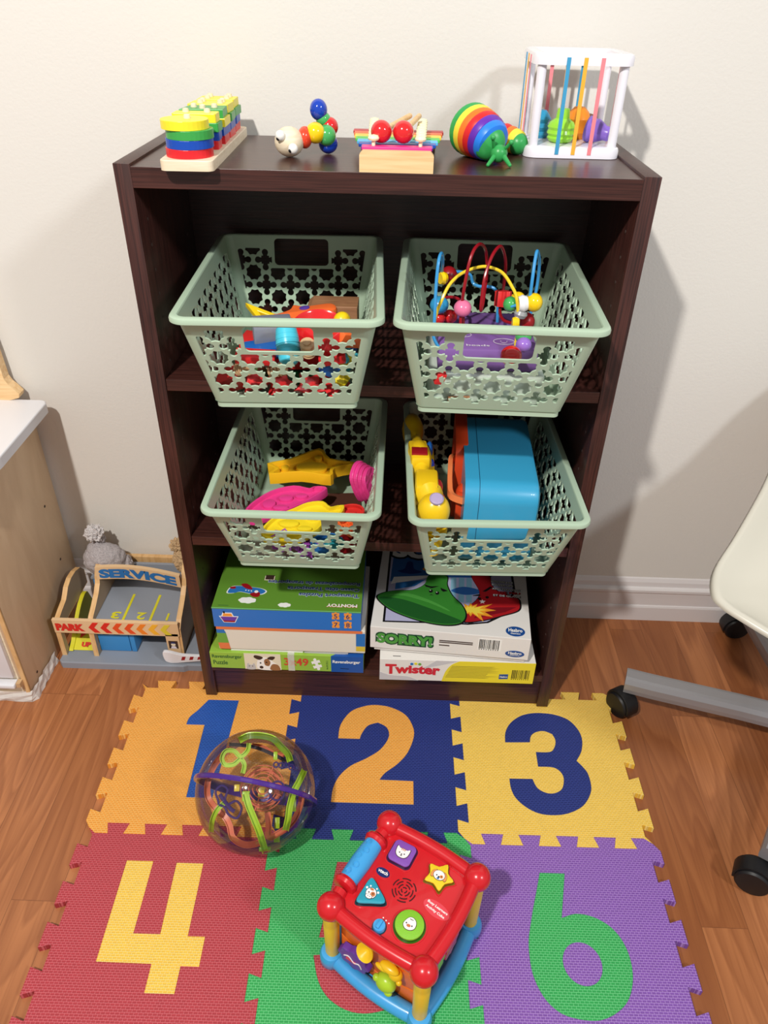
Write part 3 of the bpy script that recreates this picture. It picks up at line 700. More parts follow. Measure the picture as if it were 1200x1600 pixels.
# worn white box
t = thing('puzzle_box', 'worn box turned on its white side with an orange edge, middle of the left stack', 'puzzle box', (.040, -.004, SZ+RH+.0064), 0, rot=(0, 0, 0))
WW, WH = .262, .055
b = MB(); b.box((WW/2, .09, WH/2), (WW, .18, WH), 'card_white', .0015, smooth=False); b.build('box_body', t)
mat('worn_blue', (40, 110, 180), .5); mat('worn_orange', (222, 120, 70), .5); mat('worn_green', (110, 160, 60), .5); mat('worn_yellow', (214, 186, 60), .5)
b = MB(); M = FM(0, -.0002, 0)
poly(b, [(0, .040), (.016, .040), (.013, WH-.006), (0, WH-.006)], 'worn_blue', M, .0005); poly(b, [(0, .016), (.019, .016), (.016, .040), (0, .040)], 'worn_green', M, .0005); poly(b, [(.002, .001), (.021, .001), (.019, .016), (0, .016)], 'worn_orange', M, .0005)
poly(b, [(WW-.016, .018), (WW, .018), (WW, WH-.006), (WW-.016, WH-.006)], 'worn_blue', M, .0005); poly(b, [(WW-.016, .006), (WW, .006), (WW, .018), (WW-.016, .018)], 'worn_yellow', M, .0005)
poly(b, [(0, WH-.006), (WW-.005, WH-.006), (WW-.005, WH), (0, WH)], 'worn_orange', M, .0006)
b.build('torn_print', t)
b = MB(); b.prism(smooth2([(.155, -.004), (.175, .001), (.20, .0035), (.222, .003), (.228, -.001), (.226, -.0058), (.16, -.0058)], 4), .0, .05, 'card_grey', FM(0, .052, 0)); b.prism([(.02, -.0058), (.15, -.0058), (.15, -.001), (.09, -.0025), (.02, -.003)], 0, .05, 'white', FM(0, .0525, 0)); b.build('torn_flap', t)
# transport puzzles box
MX0, MW, MD, MH = .0375, .257, .19, .0445; MZ = SZ+RH+.0064+WH+.0004
t = thing('puzzle_box', 'green topped transport puzzle box with blue sides and an aeroplane, topmost of the left stack', 'puzzle box', (MX0, -.005, MZ))
mat('montoy_green', (96, 142, 48), .35); mat('montoy_blue', (48, 112, 190), .35); mat('navy_ink', (30, 48, 110), .4); mat('cloud_white', (236, 236, 232), .4); mat('puzzle_orange', (236, 150, 60), .4); mat('text_glow', (190, 206, 220), .4); mat('edge_mint', (130, 214, 150), .4)
b = MB(); b.box((MW/2, MD/2, MH/2-.0005), (MW, MD, MH-.001), 'montoy_blue', .0006, smooth=False); b.build('box_body', t)
b = MB(); b.box((MW/2, MD/2, MH-.0008), (MW+.0006, MD+.0006, .0016), 'montoy_green'); b.build('lid_panel', t)
b = MB(); U_ = lambda x, y: xyz((x, y, MH), (0, 0, PI))
poly(b, [(0, 0), (MW, 0), (MW, .0008), (0, .0008)], 'edge_mint', xyz((0, -.0002, MH)), .0003)
for st, yb, wd in (('Transport Puzzles', .0385, .106), ('Casse-tête Transports', .0545, .128), ('Rompecabezas de transportes', .0700, .165)):
    b.text(st, U_(MW-.005, yb+.010), 'text_glow', .0128, wd+.001, .06, .0004); b.text(st, U_(MW-.0055, yb+.0098), 'navy_ink', .0118, wd, .022, .0007)
b.text('MONTOY', U_(MW-.007, .0195), 'rav_red', .0085, .054, .06, .0004); b.text('MONTOY', U_(MW-.0073, .0193), 'white', .0078, .053, .035, .0007)
Mp = xyz((.02, .040, MH))
pl = smooth2([(.0, .0), (.004, .014), (.016, .018), (.036, .016), (.056, .013), (.066, .006), (.058, -.002), (.040, -.001), (.022, .003), (.010, -.001)], 5)
poly(b, scale2(pl, 1.07, (.03, .007)), 'cloud_white', Mp, .0003); poly(b, pl, 'worn_blue', Mp, .0005)
poly(b, smooth2([(.020, .022), (.028, .025), (.036, .020), (.042, .010), (.030, .012)], 4), 'dark_red', Mp, .0007); poly(b, smooth2([(.040, -.002), (.050, .003), (.057, .001), (.056, -.008), (.047, -.009)], 4), 'dark_red', Mp, .0007)
poly(b, smooth2([(.002, .014), (.010, .016), (.012, .011), (.004, .010)], 4), 'dark_red', Mp, .0007); poly(b, circ(.0035, 12, (.050, .004)), 'cloud_white', Mp, .0008)
for k in range(3): poly(b, circ(.0013, 8, (.031+k*.005, .007-k*.0008)), 'cloud_white', Mp, .0008)
for cx, cy, k in ((.058, .0215, 1), (.124, .0125, .72)):
    pts = []
    for i in range(40):
        a = 2*PI*i/40; pts.append((cx+k*.0145*math.cos(a)*(1+.09*abs(math.sin(3.5*a))), cy+k*.0065*math.sin(a)*(1+.25*abs(math.sin(3.5*a)))))
    poly(b, pts, 'cloud_white', xyz((0, 0, MH)), .0005)
b.box((.019, .0065, MH+.0004), (.018, .0010, .0002), 'ink_green')
b.box((.088, MD-.108, MH+.0004), (.018, .012, .0003), 'photo_cream'); b.box((.088, MD-.106, MH+.0007), (.015, .012, .0003), 'dog_dark')
M = FM(0, 0, 0)
poly(b, [(.011, .026), (.045, .026), (.038, .011), (.018, .011)], 'cloud_white', M, .0003); poly(b, [(.013, .0247), (.043, .0247), (.037, .0123), (.0188, .0123)], 'purple', M, .0005); poly(b, [(.017, .016), (.039, .016), (.037, .0123), (.0188, .0123)], 'dark_red', M, .0006)
poly(b, [(.015, .0255), (.018, .034), (.034, .034), (.037, .0255)], 'cloud_white', M, .0004); poly(b, [(.017, .0258), (.0195, .0325), (.033, .0325), (.035, .0258)], 'puzzle_orange', M, .0006); poly(b, [(.019, .033), (.022, .033), (.022, .037), (.019, .037)], 'black', M, .0007)
for k, (x, z) in enumerate(((.2135, .0345), (.2345, .0345), (.2135, .0145), (.2345, .0145))):
    p = [(x-.0065, z-.0075), (x-.0015, z-.0075), (x, z-.0055), (x+.0015, z-.0075), (x+.0065, z-.0075), (x+.0065, z-.002), (x+.0045, z), (x+.0065, z+.002), (x+.0065, z+.0070), (x+.002, z+.0070), (x+.0015, z+.0090), (x-.0015, z+.0090), (x-.002, z+.0070), (x-.0065, z+.0070), (x-.0065, z+.002), (x-.0045, z), (x-.0065, z-.002)]
    poly(b, p, 'puzzle_orange', M, .0004); b.text('5678'[k], M @ Matrix.Translation((x, z-.005, 0)), 'navy_ink', .010, None, .01, .0007, cx=True)
b.build('cover_print', t)
# Twister box
TX, TW, THh = .329, .276, .052
t = thing('game_box', 'white and yellow party game box with red lettering, lower of the right stack', 'game box', (TX, -.021, SZ), math.radians(.4))
mat('box_white', (226, 222, 216), .4); mat('game_yellow', (226, 208, 50), .35); mat('twist_red', (204, 40, 54), .4); mat('hasbro_blue', (30, 74, 140), .35); mat('soft_grey', (196, 194, 196), .4); mat('olive_ink', (140, 128, 40), .5)
b = MB(); b.box((TW/2, .11, THh/2), (TW, .22, THh), 'box_white', .0006, smooth=False); b.build('box_body', t)
b = MB(); M = FM(0, 0, 0)
poly(b, [(.112, 0), (TW, 0), (TW, THh), (.142, THh)]+smooth2([(.142, THh), (.128, .043), (.118, .026), (.112, 0)], 5, False)[1:-1], 'game_yellow', M, .0003)
poly(b, [(.0, .020)]+smooth2([(.0, .020), (.02, .012), (.05, .010), (.07, 0)], 4, False)+[(0, 0)], 'soft_grey', M, .0003); poly(b, [(.075, .030), (.142, THh), (.10, THh)], 'soft_grey', M, .00025)
tfn = lambda x, y: (x, y*(1.0+.55*abs(x/.098-.5)*(1 if y > 0 else 1)) + .004*math.sin(x/.098*PI))
b.text('Twister', M @ Matrix.Translation((.010, .014, 0)), 'twist_red', .021, .098, .045, .0006, fn=tfn)
for x, c in ((.057, 'worn_blue'), (.064, 'game_yellow'), (.071, 'worn_green')): poly(b, circ(.0028, 12, (x, .043+(.064-x)**2*-20)), c, M, .0008)
random.seed(3)
for k in range(9):
    x0 = .128-k*.0012; poly(b, [(x0, .040-k*.0035), (x0+random.uniform(.07, .1), .040-k*.0035), (x0+.07, .0388-k*.0035), (x0, .0388-k*.0035)], 'olive_ink', M, .0005)
poly(b, [(.214, .010), (.230, .011), (.230, .023), (.214, .022)], 'hasbro_blue', M, .0006); b.text('Hasbro', M @ Matrix.Translation((.2155, .0145, 0)), 'white', .0042, .013, .02, .0009)
barcode(b, M @ Matrix.Translation((.236, .012, 0)), .033, .022)
b.box((.03, .008, THh+.0003), (.014, .0012, .0003), 'black')
b.prism(circ(.02, 24, (.15, .030)), 0, .0004, 'soft_grey', xyz((0, 0, THh)), [circ(.016, 24, (.15, .030))])
b.build('cover_print', t)
# Sorry box: tray + lid
SW, SD, SH = .277, .262, .0505
t = thing('game_box', 'white board game box with green lettering and cartoon pawns, upper of the right stack', 'game box', (.311, -.006, SZ+THh+.0045), math.radians(-4.0))
b = MB(); b.box((SW/2+.001, .12, .009), (SW-.012, .23, .018), 'box_white'); b.build('box_tray', t)
b = MB(); b.box((SW/2, .12, .009+SH/2), (SW, .24, SH), 'box_white', .0008, smooth=False); b.build('box_lid', t)
mat('sorry_dark', (24, 74, 46), .4); mat('sorry_green', (74, 150, 62), .4); mat('pawn_green', (54, 128, 46), .35); mat('pawn_deep', (30, 86, 36), .4); mat('pawn_red', (168, 28, 34), .35); mat('pawn_deepred', (120, 18, 28), .4); mat('burst_orange', (226, 150, 40), .4); mat('burst_yellow', (232, 206, 70), .4); mat('art_blue', (46, 96, 160), .4); mat('art_sky', (130, 176, 196), .4); mat('art_lilac', (176, 176, 206), .4)
b = MB(); zt = .009+SH; M = FM(0, 0, .009)
b.text('SORRY!', M @ Matrix.Translation((.009, .0105, 0)), 'sorry_dark', .0300, .103, .13, .0005); b.text('SORRY!', M @ Matrix.Translation((.012, .0135, 0)), 'sorry_green', .0240, .097, .055, .0008)
for k in range(3): poly(b, [(.121, .032-k*.004-(k == 2)*.003), (.121+(.058 if k < 2 else .018), .032-k*.004-(k == 2)*.003), (.121+(.058 if k < 2 else .018), .0300-k*.004-(k == 2)*.003), (.121, .0300-k*.004-(k == 2)*.003)], 'dog_dark', M, .0005)
barcode(b, M @ Matrix.Translation((.190, .020, 0)), .036, .022)
poly(b, circ(.0165, 28, (.253, .0135), 1, .46), 'hasbro_blue', M, .0005); b.text('Hasbro', M @ Matrix.Translation((.253, .0125, 0)), 'white', .0062, .023, .03, .0008, cx=True); b.text('Gaming', M @ Matrix.Translation((.253, .0088, 0)), 'white', .0030, .017, .02, .0008, cx=True)
Mt = xyz((0, 0, zt)); KX = .004; S2 = lambda pts: [(x-.311, y+.009+(x-.311)*.075) for x, y in pts]
fr = S2([(.324, .235), (.331, .003), (.446, .003), (.480, .002), (.515, .008), (.540, .026), (.556, .055), (.566, .10), (.560, .20), (.540, .235)])
poly(b, fr, 'black', Mt, .0002); poly(b, scale2(fr, .965, (.13, .12)), 'art_lilac', Mt, .0004)
poly(b, S2([(.334, .17), (.334, .112), (.42, .128), (.52, .13), (.545, .17), (.545, .232), (.334, .232)]), 'art_blue', Mt, .0005)
poly(b, S2([(.336, .105), (.40, .125), (.43, .135), (.34, .125)]), 'cloud_white', Mt, .0006); poly(b, S2([(.345, .09), (.38, .10), (.40, .12), (.345, .108)]), 'worn_blue', Mt, .0007)
poly(b, smooth2(S2([(.345, .142), (.358, .15), (.362, .17), (.372, .17), (.376, .15), (.392, .142), (.37, .135)]), 4), 'navy_ink', Mt, .0007); poly(b, smooth2(S2([(.392, .150), (.402, .158), (.42, .158), (.43, .148), (.41, .143)]), 4), 'burst_orange', Mt, .0008)
for x in (.447, .462, .476): poly(b, S2([(x, .06), (x+.010, .06), (x+.010, .128), (x, .128)]), 'art_sky', Mt, .0006)
poly(b, smooth2(S2([(.448, .09), (.468, .102), (.492, .098), (.505, .088), (.475, .080)]), 5), 'art_blue', Mt, .0008)
rp = smooth2(S2([(.486, .135), (.518, .135), (.522, .112), (.534, .092), (.566, .076), (.572, .062), (.568, .042), (.54, .028), (.505, .014), (.472, .010), (.474, .04), (.494, .066), (.500, .09)]), 5)
poly(b, scale2(rp, 1.05, (.2, .09)), 'black', Mt, .0008); poly(b, rp, 'pawn_red', Mt, .0010); poly(b, S2([(.49, .018), (.545, .036), (.566, .050), (.53, .048), (.50, .040)]), 'pawn_deepred', Mt, .0012)
burst = []
for i in range(24):
    a = 2*PI*i/24; r = (.030 if i % 2 == 0 else .017)*(1.5 if -1.2 < ((a+PI) % (2*PI))-PI < .7 else .8); burst.append((.484+r*math.cos(a), .040+r*.75*math.sin(a)))
poly(b, S2(burst), 'burst_orange', Mt, .0014); poly(b, S2([(.484+(x-.484)*.62, .040+(y-.04)*.62) for x, y in burst]), 'burst_yellow', Mt, .0016)
poly(b, S2([(.505+.0055*(1 if i % 2 == 0 else .45)*math.cos(PI*i/5+.3), .062+.0055*(1 if i % 2 == 0 else .45)*math.sin(PI*i/5+.3)) for i in range(10)]), 'white', Mt, .0018)
gp = smooth2(S2([(.316, .064), (.326, .078), (.350, .085), (.378, .088), (.398, .104), (.406, .130), (.438, .130), (.440, .104), (.450, .076), (.468, .050), (.475, .026), (.468, .006), (.445, -.001), (.412, .003), (.375, .016), (.340, .036)]), 5)
poly(b, scale2(gp, 1.035, (.08, .07)), 'black', Mt, .0016); poly(b, gp, 'pawn_green', Mt, .0019)
poly(b, smooth2(S2([(.318, .062), (.332, .066), (.365, .060), (.41, .040), (.45, .020), (.468, .008), (.445, .001), (.412, .005), (.375, .018), (.340, .038)]), 5), 'pawn_deep', Mt, .0021)
poly(b, smooth2(S2([(.335, .073), (.365, .071), (.41, .054), (.445, .034), (.44, .041), (.41, .061), (.37, .078)]), 4), 'sorry_green', Mt, .0021)
for ex, ey in ((.411, .086), (.423, .081)): poly(b, S2(circ(.0036, 14, (ex, ey), 1, 1.25)), 'black', Mt, .0022); poly(b, S2(circ(.0011, 8, (ex-.001, ey+.002))), 'white', Mt, .0024)
poly(b, S2([(.398, .104), (.410, .099), (.425, .100), (.412, .094), (.401, .098)]), 'black', Mt, .0023); poly(b, S2([(.428, .096), (.442, .088), (.434, .085), (.430, .089)]), 'black', Mt, .0023); poly(b, S2([(.409, .074), (.412, .077), (.416, .074), (.412, .0755)]), 'black', Mt, .0023)
poly(b, S2([(.488, .078), (.500, .082), (.502, .078)]), 'black', Mt, .0018); poly(b, S2([(.506, .090), (.520, .104), (.524, .102), (.512, .090)]), 'black', Mt, .0018)
for ex, ey in ((.500, .070), (.514, .074)): poly(b, S2(circ(.003, 12, (ex, ey))), 'black', Mt, .0018)
poly(b, circ(.0165, 28, (.2505, .0165), 1, .72), 'hasbro_blue', Mt, .0008); b.text('Hasbro', xyz((.2505, .0145, zt)), 'white', .0085, .024, .03, .0011, cx=True); b.text('Gaming', xyz((.2505, .008, zt)), 'white', .0045, .017, .02, .0011, cx=True)
for st, yy, wd in (('WITH FIRE & ICE', .128, .042), ('POWER-UPS', .119, .040), ('AVEC POUVOIRS', .108, .052), ('DE FEU', .099, .040), ('ET DE GLACE', .090, .050)): b.text(st, xyz((.252-wd+(.012 if yy < .11 else 0), yy+.012, zt)), 'black', .0062, wd, .08, .0021); b.text(st, xyz((.252-wd+(.012 if yy < .11 else 0), yy+.0125, zt)), 'cloud_white' if yy != .099 else 'red', .0050, wd-.001, .02, .0024)
b.text('SORRY!', xyz((.016, .190, zt)), 'black', .052, .20, .14, .0010); b.text('SORRY!', xyz((.020, .195, zt)), 'cloud_white', .044, .192, .07, .0014)
b.build('cover_print', t)

# ------------------------------------------------------------------ contents of the upper left basket
def poly3(b, pts, z0, z1, m, M, bev=.001): b.prism(pts, z0, z1, m, M, bev=bev)
def star(n, r1, r2, a0=0): return [((r1 if i % 2 == 0 else r2)*math.cos(a0+PI*i/n), (r1 if i % 2 == 0 else r2)*math.sin(a0+PI*i/n)) for i in range(2*n)]
def simple(nm, lab, cat, loc, rot, fn, group=None):
    b = MB(); fn(b); o = b.build(nm, None, loc, rot); return tag(o, lab, cat, group)
FZ = .6745
mat('clear_grey', (150, 156, 170), .1, trans=.3); mat('toy_cyan', (70, 190, 214), .3); mat('faded_orange', (240, 110, 50), .4); mat('purple_dark', (84, 60, 150), .35)
t = thing('toy_barn_block', 'brown wooden arch block at the back of the upper left basket', 'toy block', (.2465, .120, FZ))
b = MB(); b.prism([(-.037, 0), (.037, 0), (.037, .066), (-.030, .066), (-.037, .060)], -.022, .022, 'brown_wood', xyz((0, 0, 0), (PI/2, 0, 0)), [[(-.026, .016)]+[(-.014+.012*math.cos(a*PI/8+PI/2*0), .044+.008*math.sin(a*PI/8)) for a in range(8, -1, -1)]+[(-.002, .016)]], bev=.001); b.build('block_body', t)
b = MB(); b.box((-.014, .0, .030), (.022, .030, .034), 'dog_dark'); b.build('arch_inside', t)
simple('toy_claw', 'orange pointed toy with a purple dot lying at the back of the upper left basket', 'toy', (.212, .058, .739), (.15, -.1, .2), lambda b: (b.prism(smooth2([(-.045, 0), (-.02, .010), (-.012, .022), (.004, .014), (.040, .012), (.044, -.008), (.01, -.012), (-.012, -.020), (-.022, -.008)], 5), 0, .010, 'faded_orange', None, bev=.004, smooth=True), b.lathe([(.006, .009), (.006, .0112), (.004, .012), (0, .012)], 'purple_dark', xyz((.002, .006, 0)), 16, sx=1.2, sy=.8)))
simple('toy_triangle', 'yellow triangular frame toy poking up at the left of the upper left basket', 'toy', (.147, .064, .722), (.35, .30, -.35), lambda b: b.prism([(-.036, .020), (.045, -.022), (.012, .026)], 0, .008, 'yellow', None, [[(-.012, .016), (.026, -.006), (.010, .018)]], bev=.0015))
simple('toy_ball', 'small yellow ball by the front rim of the upper left basket', 'toy ball', (.2705, -.012, .762), (0, 0, 0), lambda b: b.sphere((0, 0, 0), .0115, 'yellow'))
simple('toy_case', 'grey see-through plastic box behind the handle of the upper left basket', 'toy', (.178, -.010, .742), (.1, 0, .25), lambda b: b.box((0, 0, 0), (.052, .04, .034), 'clear_grey', .003))
def cap(b):
    b.lathe([(0, -.026), (.008, -.025), (.013, -.020), (.0145, -.010), (.0150, 0), (.0145, .010), (.013, .020), (.008, .025), (0, .026)], 'toy_cyan', None, 24)
    for k in range(5): b.lathe([(.0145-abs(k-2)*.0006, -.0009), (.0158-abs(k-2)*.0007, 0), (.0145-abs(k-2)*.0006, .0009)], 'toy_cyan', xyz((0, 0, -.012+k*.006)), 24)
simple('toy_capsule', 'turquoise ribbed capsule seen through the handle of the upper left basket', 'toy', (.2065, -.068, .750), (-.65, 0, .25), cap)
simple('toy_bowl', 'shiny red toy bowl behind the handle of the upper left basket', 'toy', (.243, -.030, .751), (.35, .1, 0), lambda b: b.lathe([(0, -.020), (.018, -.018), (.030, -.008), (.036, .006), (.037, .008), (.034, .006), (.028, -.006), (.016, -.014), (0, -.016)], 'gloss_red', None, 32))
def coil(b):
    for k in range(5): b.lathe([(.004, k*.0045), (.0088, k*.0045+.0006), (.0094, k*.0045+.002), (.0088, k*.0045+.0036), (.004, k*.0045+.0042)], 'birch', None, 20)
    b.lathe([(0, -.001), (.005, -.001), (.005, .024), (0, .025)], 'birch', None, 16)
simple('wooden_screw', 'pale ribbed wooden screw behind the handle of the upper left basket', 'toy', (.2335, -.074, .741), (.5, -.1, .1), coil)
simple('wooden_screw', 'pale ribbed wooden screw low at the left of the upper left basket', 'toy', (.140, -.062, .712), (1.2, 0, .9), coil)
simple('wooden_screw', 'pale ribbed wooden screw by the centre front of the upper left basket', 'toy', (.180, -.066, .712), (1.3, 0, 1.5), coil)
def prism_toy(c, r=.016, n=3, h=.03): return lambda b: b.prism(circ(r, n), -h/2, h/2, c, None, bev=.0012)
def poly_toy(c, r=.013):
    def f(b):
        t = bmesh.new(); bmesh.ops.create_icosphere(t, subdivisions=1, radius=r); t.verts.index_update()
        b.add([v.co for v in t.verts], [[v.index for v in f_.verts] for f_ in t.faces], c); t.free()
    return f
def jack(c):
    def f(b):
        for d in ((1, 0, 0), (0, 1, 0), (0, 0, 1)):
            d = Vector(d); b.cyl(-d*.015, d*.015, .0042, c, bev=.001, seg=12); b.sphere(-d*.016, .0055, c, None, 10, 8); b.sphere(d*.016, .0055, c, None, 10, 8)
    return f
def star_toy(c, r=.017, n=5): return lambda b: b.prism(star(n, r, r*.55), -.008, .008, c, None, bev=.0012)
def brick(c, d): return lambda b: b.box((0, 0, 0), d, c, .0012)
mat('fill_red', (214, 44, 46), .35); mat('fill_blue', (30, 96, 176), .35); mat('fill_green', (30, 120, 66), .35); mat('fill_yellow', (226, 206, 40), .35); mat('fill_cyan', (66, 186, 206), .35)
items = [('toy_prism', 'red prism toy block', prism_toy('fill_red', .019), (.125, -.050, .692), (.3, 1.2, .4), 'at the left of the upper left basket floor'),
 ('toy_prism', 'red prism toy block', prism_toy('fill_red', .020), (.157, -.058, .692), (.9, .2, .2), 'left of the middle at the front of the upper left basket'),
 ('toy_star', 'red star toy block', star_toy('fill_red', .02), (.192, -.058, .690), (1.2, .1, .5), 'in the middle front of the upper left basket'),
 ('toy_star', 'red star toy block', star_toy('fill_red', .021), (.230, -.058, .689), (1.0, .4, .1), 'right of the middle front of the upper left basket'),
 ('toy_prism', 'red prism toy block', prism_toy('fill_red', .02), (.264, -.050, .688), (.5, .8, 1.0), 'in the right front corner of the upper left basket'),
 ('toy_brick', 'flat red toy brick', brick('fill_red', (.05, .02, .012)), (.165, -.070, .7335), (.2, .06, .05), 'just below the handle at left in the upper left basket'),
 ('toy_brick', 'flat red toy brick', brick('fill_red', (.034, .018, .012)), (.262, -.072, .7365), (.2, -.15, .1), 'just below the handle at right in the upper left basket'),
 ('toy_brick', 'blue toy brick', brick('fill_blue', (.045, .03, .016)), (.168, -.035, .728), (.1, -.1, .2), 'under the turquoise capsule in the upper left basket'),
 ('toy_brick', 'small blue toy brick', brick('fill_blue', (.022, .022, .022)), (.258, -.062, .722), (.3, .5, .3), 'at the right of the upper left basket handle'),
 ('toy_gem', 'yellow faceted toy ball', poly_toy('fill_yellow'), (.275, -.062, .730), (.3, .5, .3), 'upper one at the right of the upper left basket'),
 ('toy_gem', 'yellow faceted toy ball', poly_toy('fill_yellow'), (.272, -.066, .706), (.9, .2, .3), 'lower one at the right of the upper left basket'),
 ('toy_jack', 'turquoise knobbed toy jack', jack('fill_cyan'), (.276, -.058, .7385), (.3, .5, .3), 'beside the right wall of the upper left basket'),
 ('toy_jack', 'turquoise knobbed toy jack', jack('fill_cyan'), (.262, -.010, .700), (.9, .5, .3), 'low behind the yellow balls of the upper left basket'),
 ('toy_star', 'red star toy block', star_toy('fill_red', .018), (.262, -.078, .757), (1.3, .3, .5), 'high at the right front of the upper left basket'),
 ('toy_brick', 'dark green toy brick', brick('fill_green', (.04, .022, .016)), (.150, -.022, .683), (.1, .1, .5), 'low on the left floor of the upper left basket'),
 ('toy_brick', 'dark green toy brick', brick('fill_green', (.04, .022, .016)), (.222, -.020, .683), (.1, .1, -.5), 'low on the middle floor of the upper left basket'),
 ('toy_brick', 'red toy brick', brick('fill_red', (.07, .04, .02)), (.21, -.005, .708), (.1, .1, .3), 'buried in the middle of the upper left basket'),
 ('toy_brick', 'orange toy brick', brick('faded_orange', (.04, .03, .02)), (.280, -.058, .762), (.4, .3, .8), 'near the front rim at the right of the upper left basket'),
 ('toy_brick', 'long red toy brick', brick('fill_red', (.09, .03, .03)), (.17, .03, .700), (.1, .1, -.2), 'under the yellow triangle of the upper left basket'),
 ('toy_brick', 'wide blue toy brick', brick('fill_blue', (.09, .05, .03)), (.24, .05, .708), (.05, .05, .1), 'under the brown arch block of the upper left basket')]
for nm, lab, fn, loc, rot, where in items: simple(nm, lab+' '+where, 'toy block', loc, rot, fn, 'small toys heaped in the upper left basket')

# ------------------------------------------------------------------ bead maze in the upper right basket
mat('maze_purple', (128, 92, 160), .45); mat('wire_red', (150, 22, 34), .25); mat('wire_blue', (60, 150, 210), .25); mat('wire_yellow', (236, 206, 50), .25); mat('gloss_pink', (230, 120, 160), .2); mat('gloss_cyan', (50, 150, 200), .2); mat('gloss_white', (236, 236, 240), .2); mat('gloss_silver', (170, 172, 176), .25, metal=.3); mat('gloss_lilac', (150, 110, 200), .2); mat('print_white', (220, 214, 226), .5)
mat('tub_green', (196, 210, 196), .4)
t = thing('bead_maze', 'purple based wire bead maze standing in the upper right basket', 'bead maze', (.460, .020, FZ))
LO = Vector((.460, .020, FZ)); D_ = lambda p: Vector(p)-LO
b = MB(); b.box((0, 0, .053), (.128, .135, .030), 'maze_purple', .003); b.build('base', t)
b = MB(); M = xyz((-.028, -.058, .0682)); b.text('beads', M, 'print_white', .006, .030, .01, .0004)
for cx, cy, k in ((.022, -.040, 1), (-.03, -.02, .8)):
    Mo = xyz((cx, cy, .0683)); b.prism(circ(.014*k, 28, (0, 0), 1, .72), 0, .0003, 'print_white', Mo, [circ(.0132*k, 28, (0, 0), 1, .70)])
    for ex in (-.004, .004): b.prism(circ(.0008, 8, (ex, .001)), 0, .0003, 'print_white', Mo)
    b.prism(smooth2([(-.004, -.003), (0, -.005), (.004, -.003), (0, -.004)], 4), 0, .0003, 'print_white', Mo)
b.build('base_print', t)
WR = {
 'wire_red': [[(.424, -.020, .742), (.424, -.012, .784), (.425, -.015, .809), (.429, -.010, .839), (.435, .000, .854), (.444, .020, .855), (.454, .050, .840), (.459, .060, .819), (.459, .050, .806), (.452, .000, .786), (.448, -.020, .784), (.448, -.020, .808), (.450, -.015, .827), (.458, .000, .847), (.469, .020, .853), (.478, .040, .838), (.483, .050, .818), (.483, .050, .789), (.479, .030, .768), (.481, .010, .762), (.490, .000, .761), (.504, -.010, .763), (.509, -.01, .742)], [(.400, .045, .742), (.402, .045, .770), (.410, .040, .779), (.424, .030, .779), (.428, .010, .770), (.430, .0, .742)]],
 'wire_yellow': [[(.389, -.020, .750), (.391, -.020, .774), (.397, -.020, .794), (.406, -.010, .811), (.418, .000, .821), (.431, .010, .825), (.443, .010, .829), (.453, .010, .830), (.466, .010, .827), (.475, .000, .824), (.484, -.010, .814), (.491, -.020, .802), (.496, -.025, .775), (.496, -.03, .742)]],
 'wire_blue': [[(.400, -.045, .738), (.389, -.045, .756), (.389, -.040, .778), (.389, -.030, .820), (.391, -.020, .846), (.395, .000, .848), (.398, .020, .830), (.399, .050, .802), (.403, .060, .804), (.423, .070, .804), (.439, .075, .799), (.444, .075, .788), (.452, .070, .785), (.475, .060, .783), (.480, .05, .742)], [(.485, -.02, .790), (.499, -.02, .793), (.506, -.020, .796), (.508, -.020, .800), (.508, -.020, .825), (.510, -.010, .846), (.513, .000, .854), (.521, .020, .835), (.524, .030, .809), (.523, .030, .786), (.518, .03, .742)]]}
for m, ps in WR.items():
    for p in ps:
        b = MB(); b.tube(spline([D_(q) for q in p], 6), .0021, m, 8); b.build('wire', t)['label'] = m[5:]+' bent wire'
def bead(m, p, r, ax=(0, 0, 1), kind='s'):
    b = MB()
    if kind == 's': b.sphere((0, 0, 0), (r, r, r*.92), m)
    elif kind == 'd': b.lathe([(.0022, -r*.45), (r*.8, -r*.5), (r, 0), (r*.8, r*.5), (.0022, r*.45)], m)
    else: b.prism([(r*(1+.12*math.cos(8*a))*math.cos(a), r*(1+.12*math.cos(8*a))*math.sin(a)) for a in [2*PI*i/48 for i in range(48)]], -r*1.0, r*1.0, m, None, bev=.001, smooth=True)
    M = align(D_(p), ax)
    for v in b.bm.verts: v.co = M @ v.co
    b.build('bead', t)
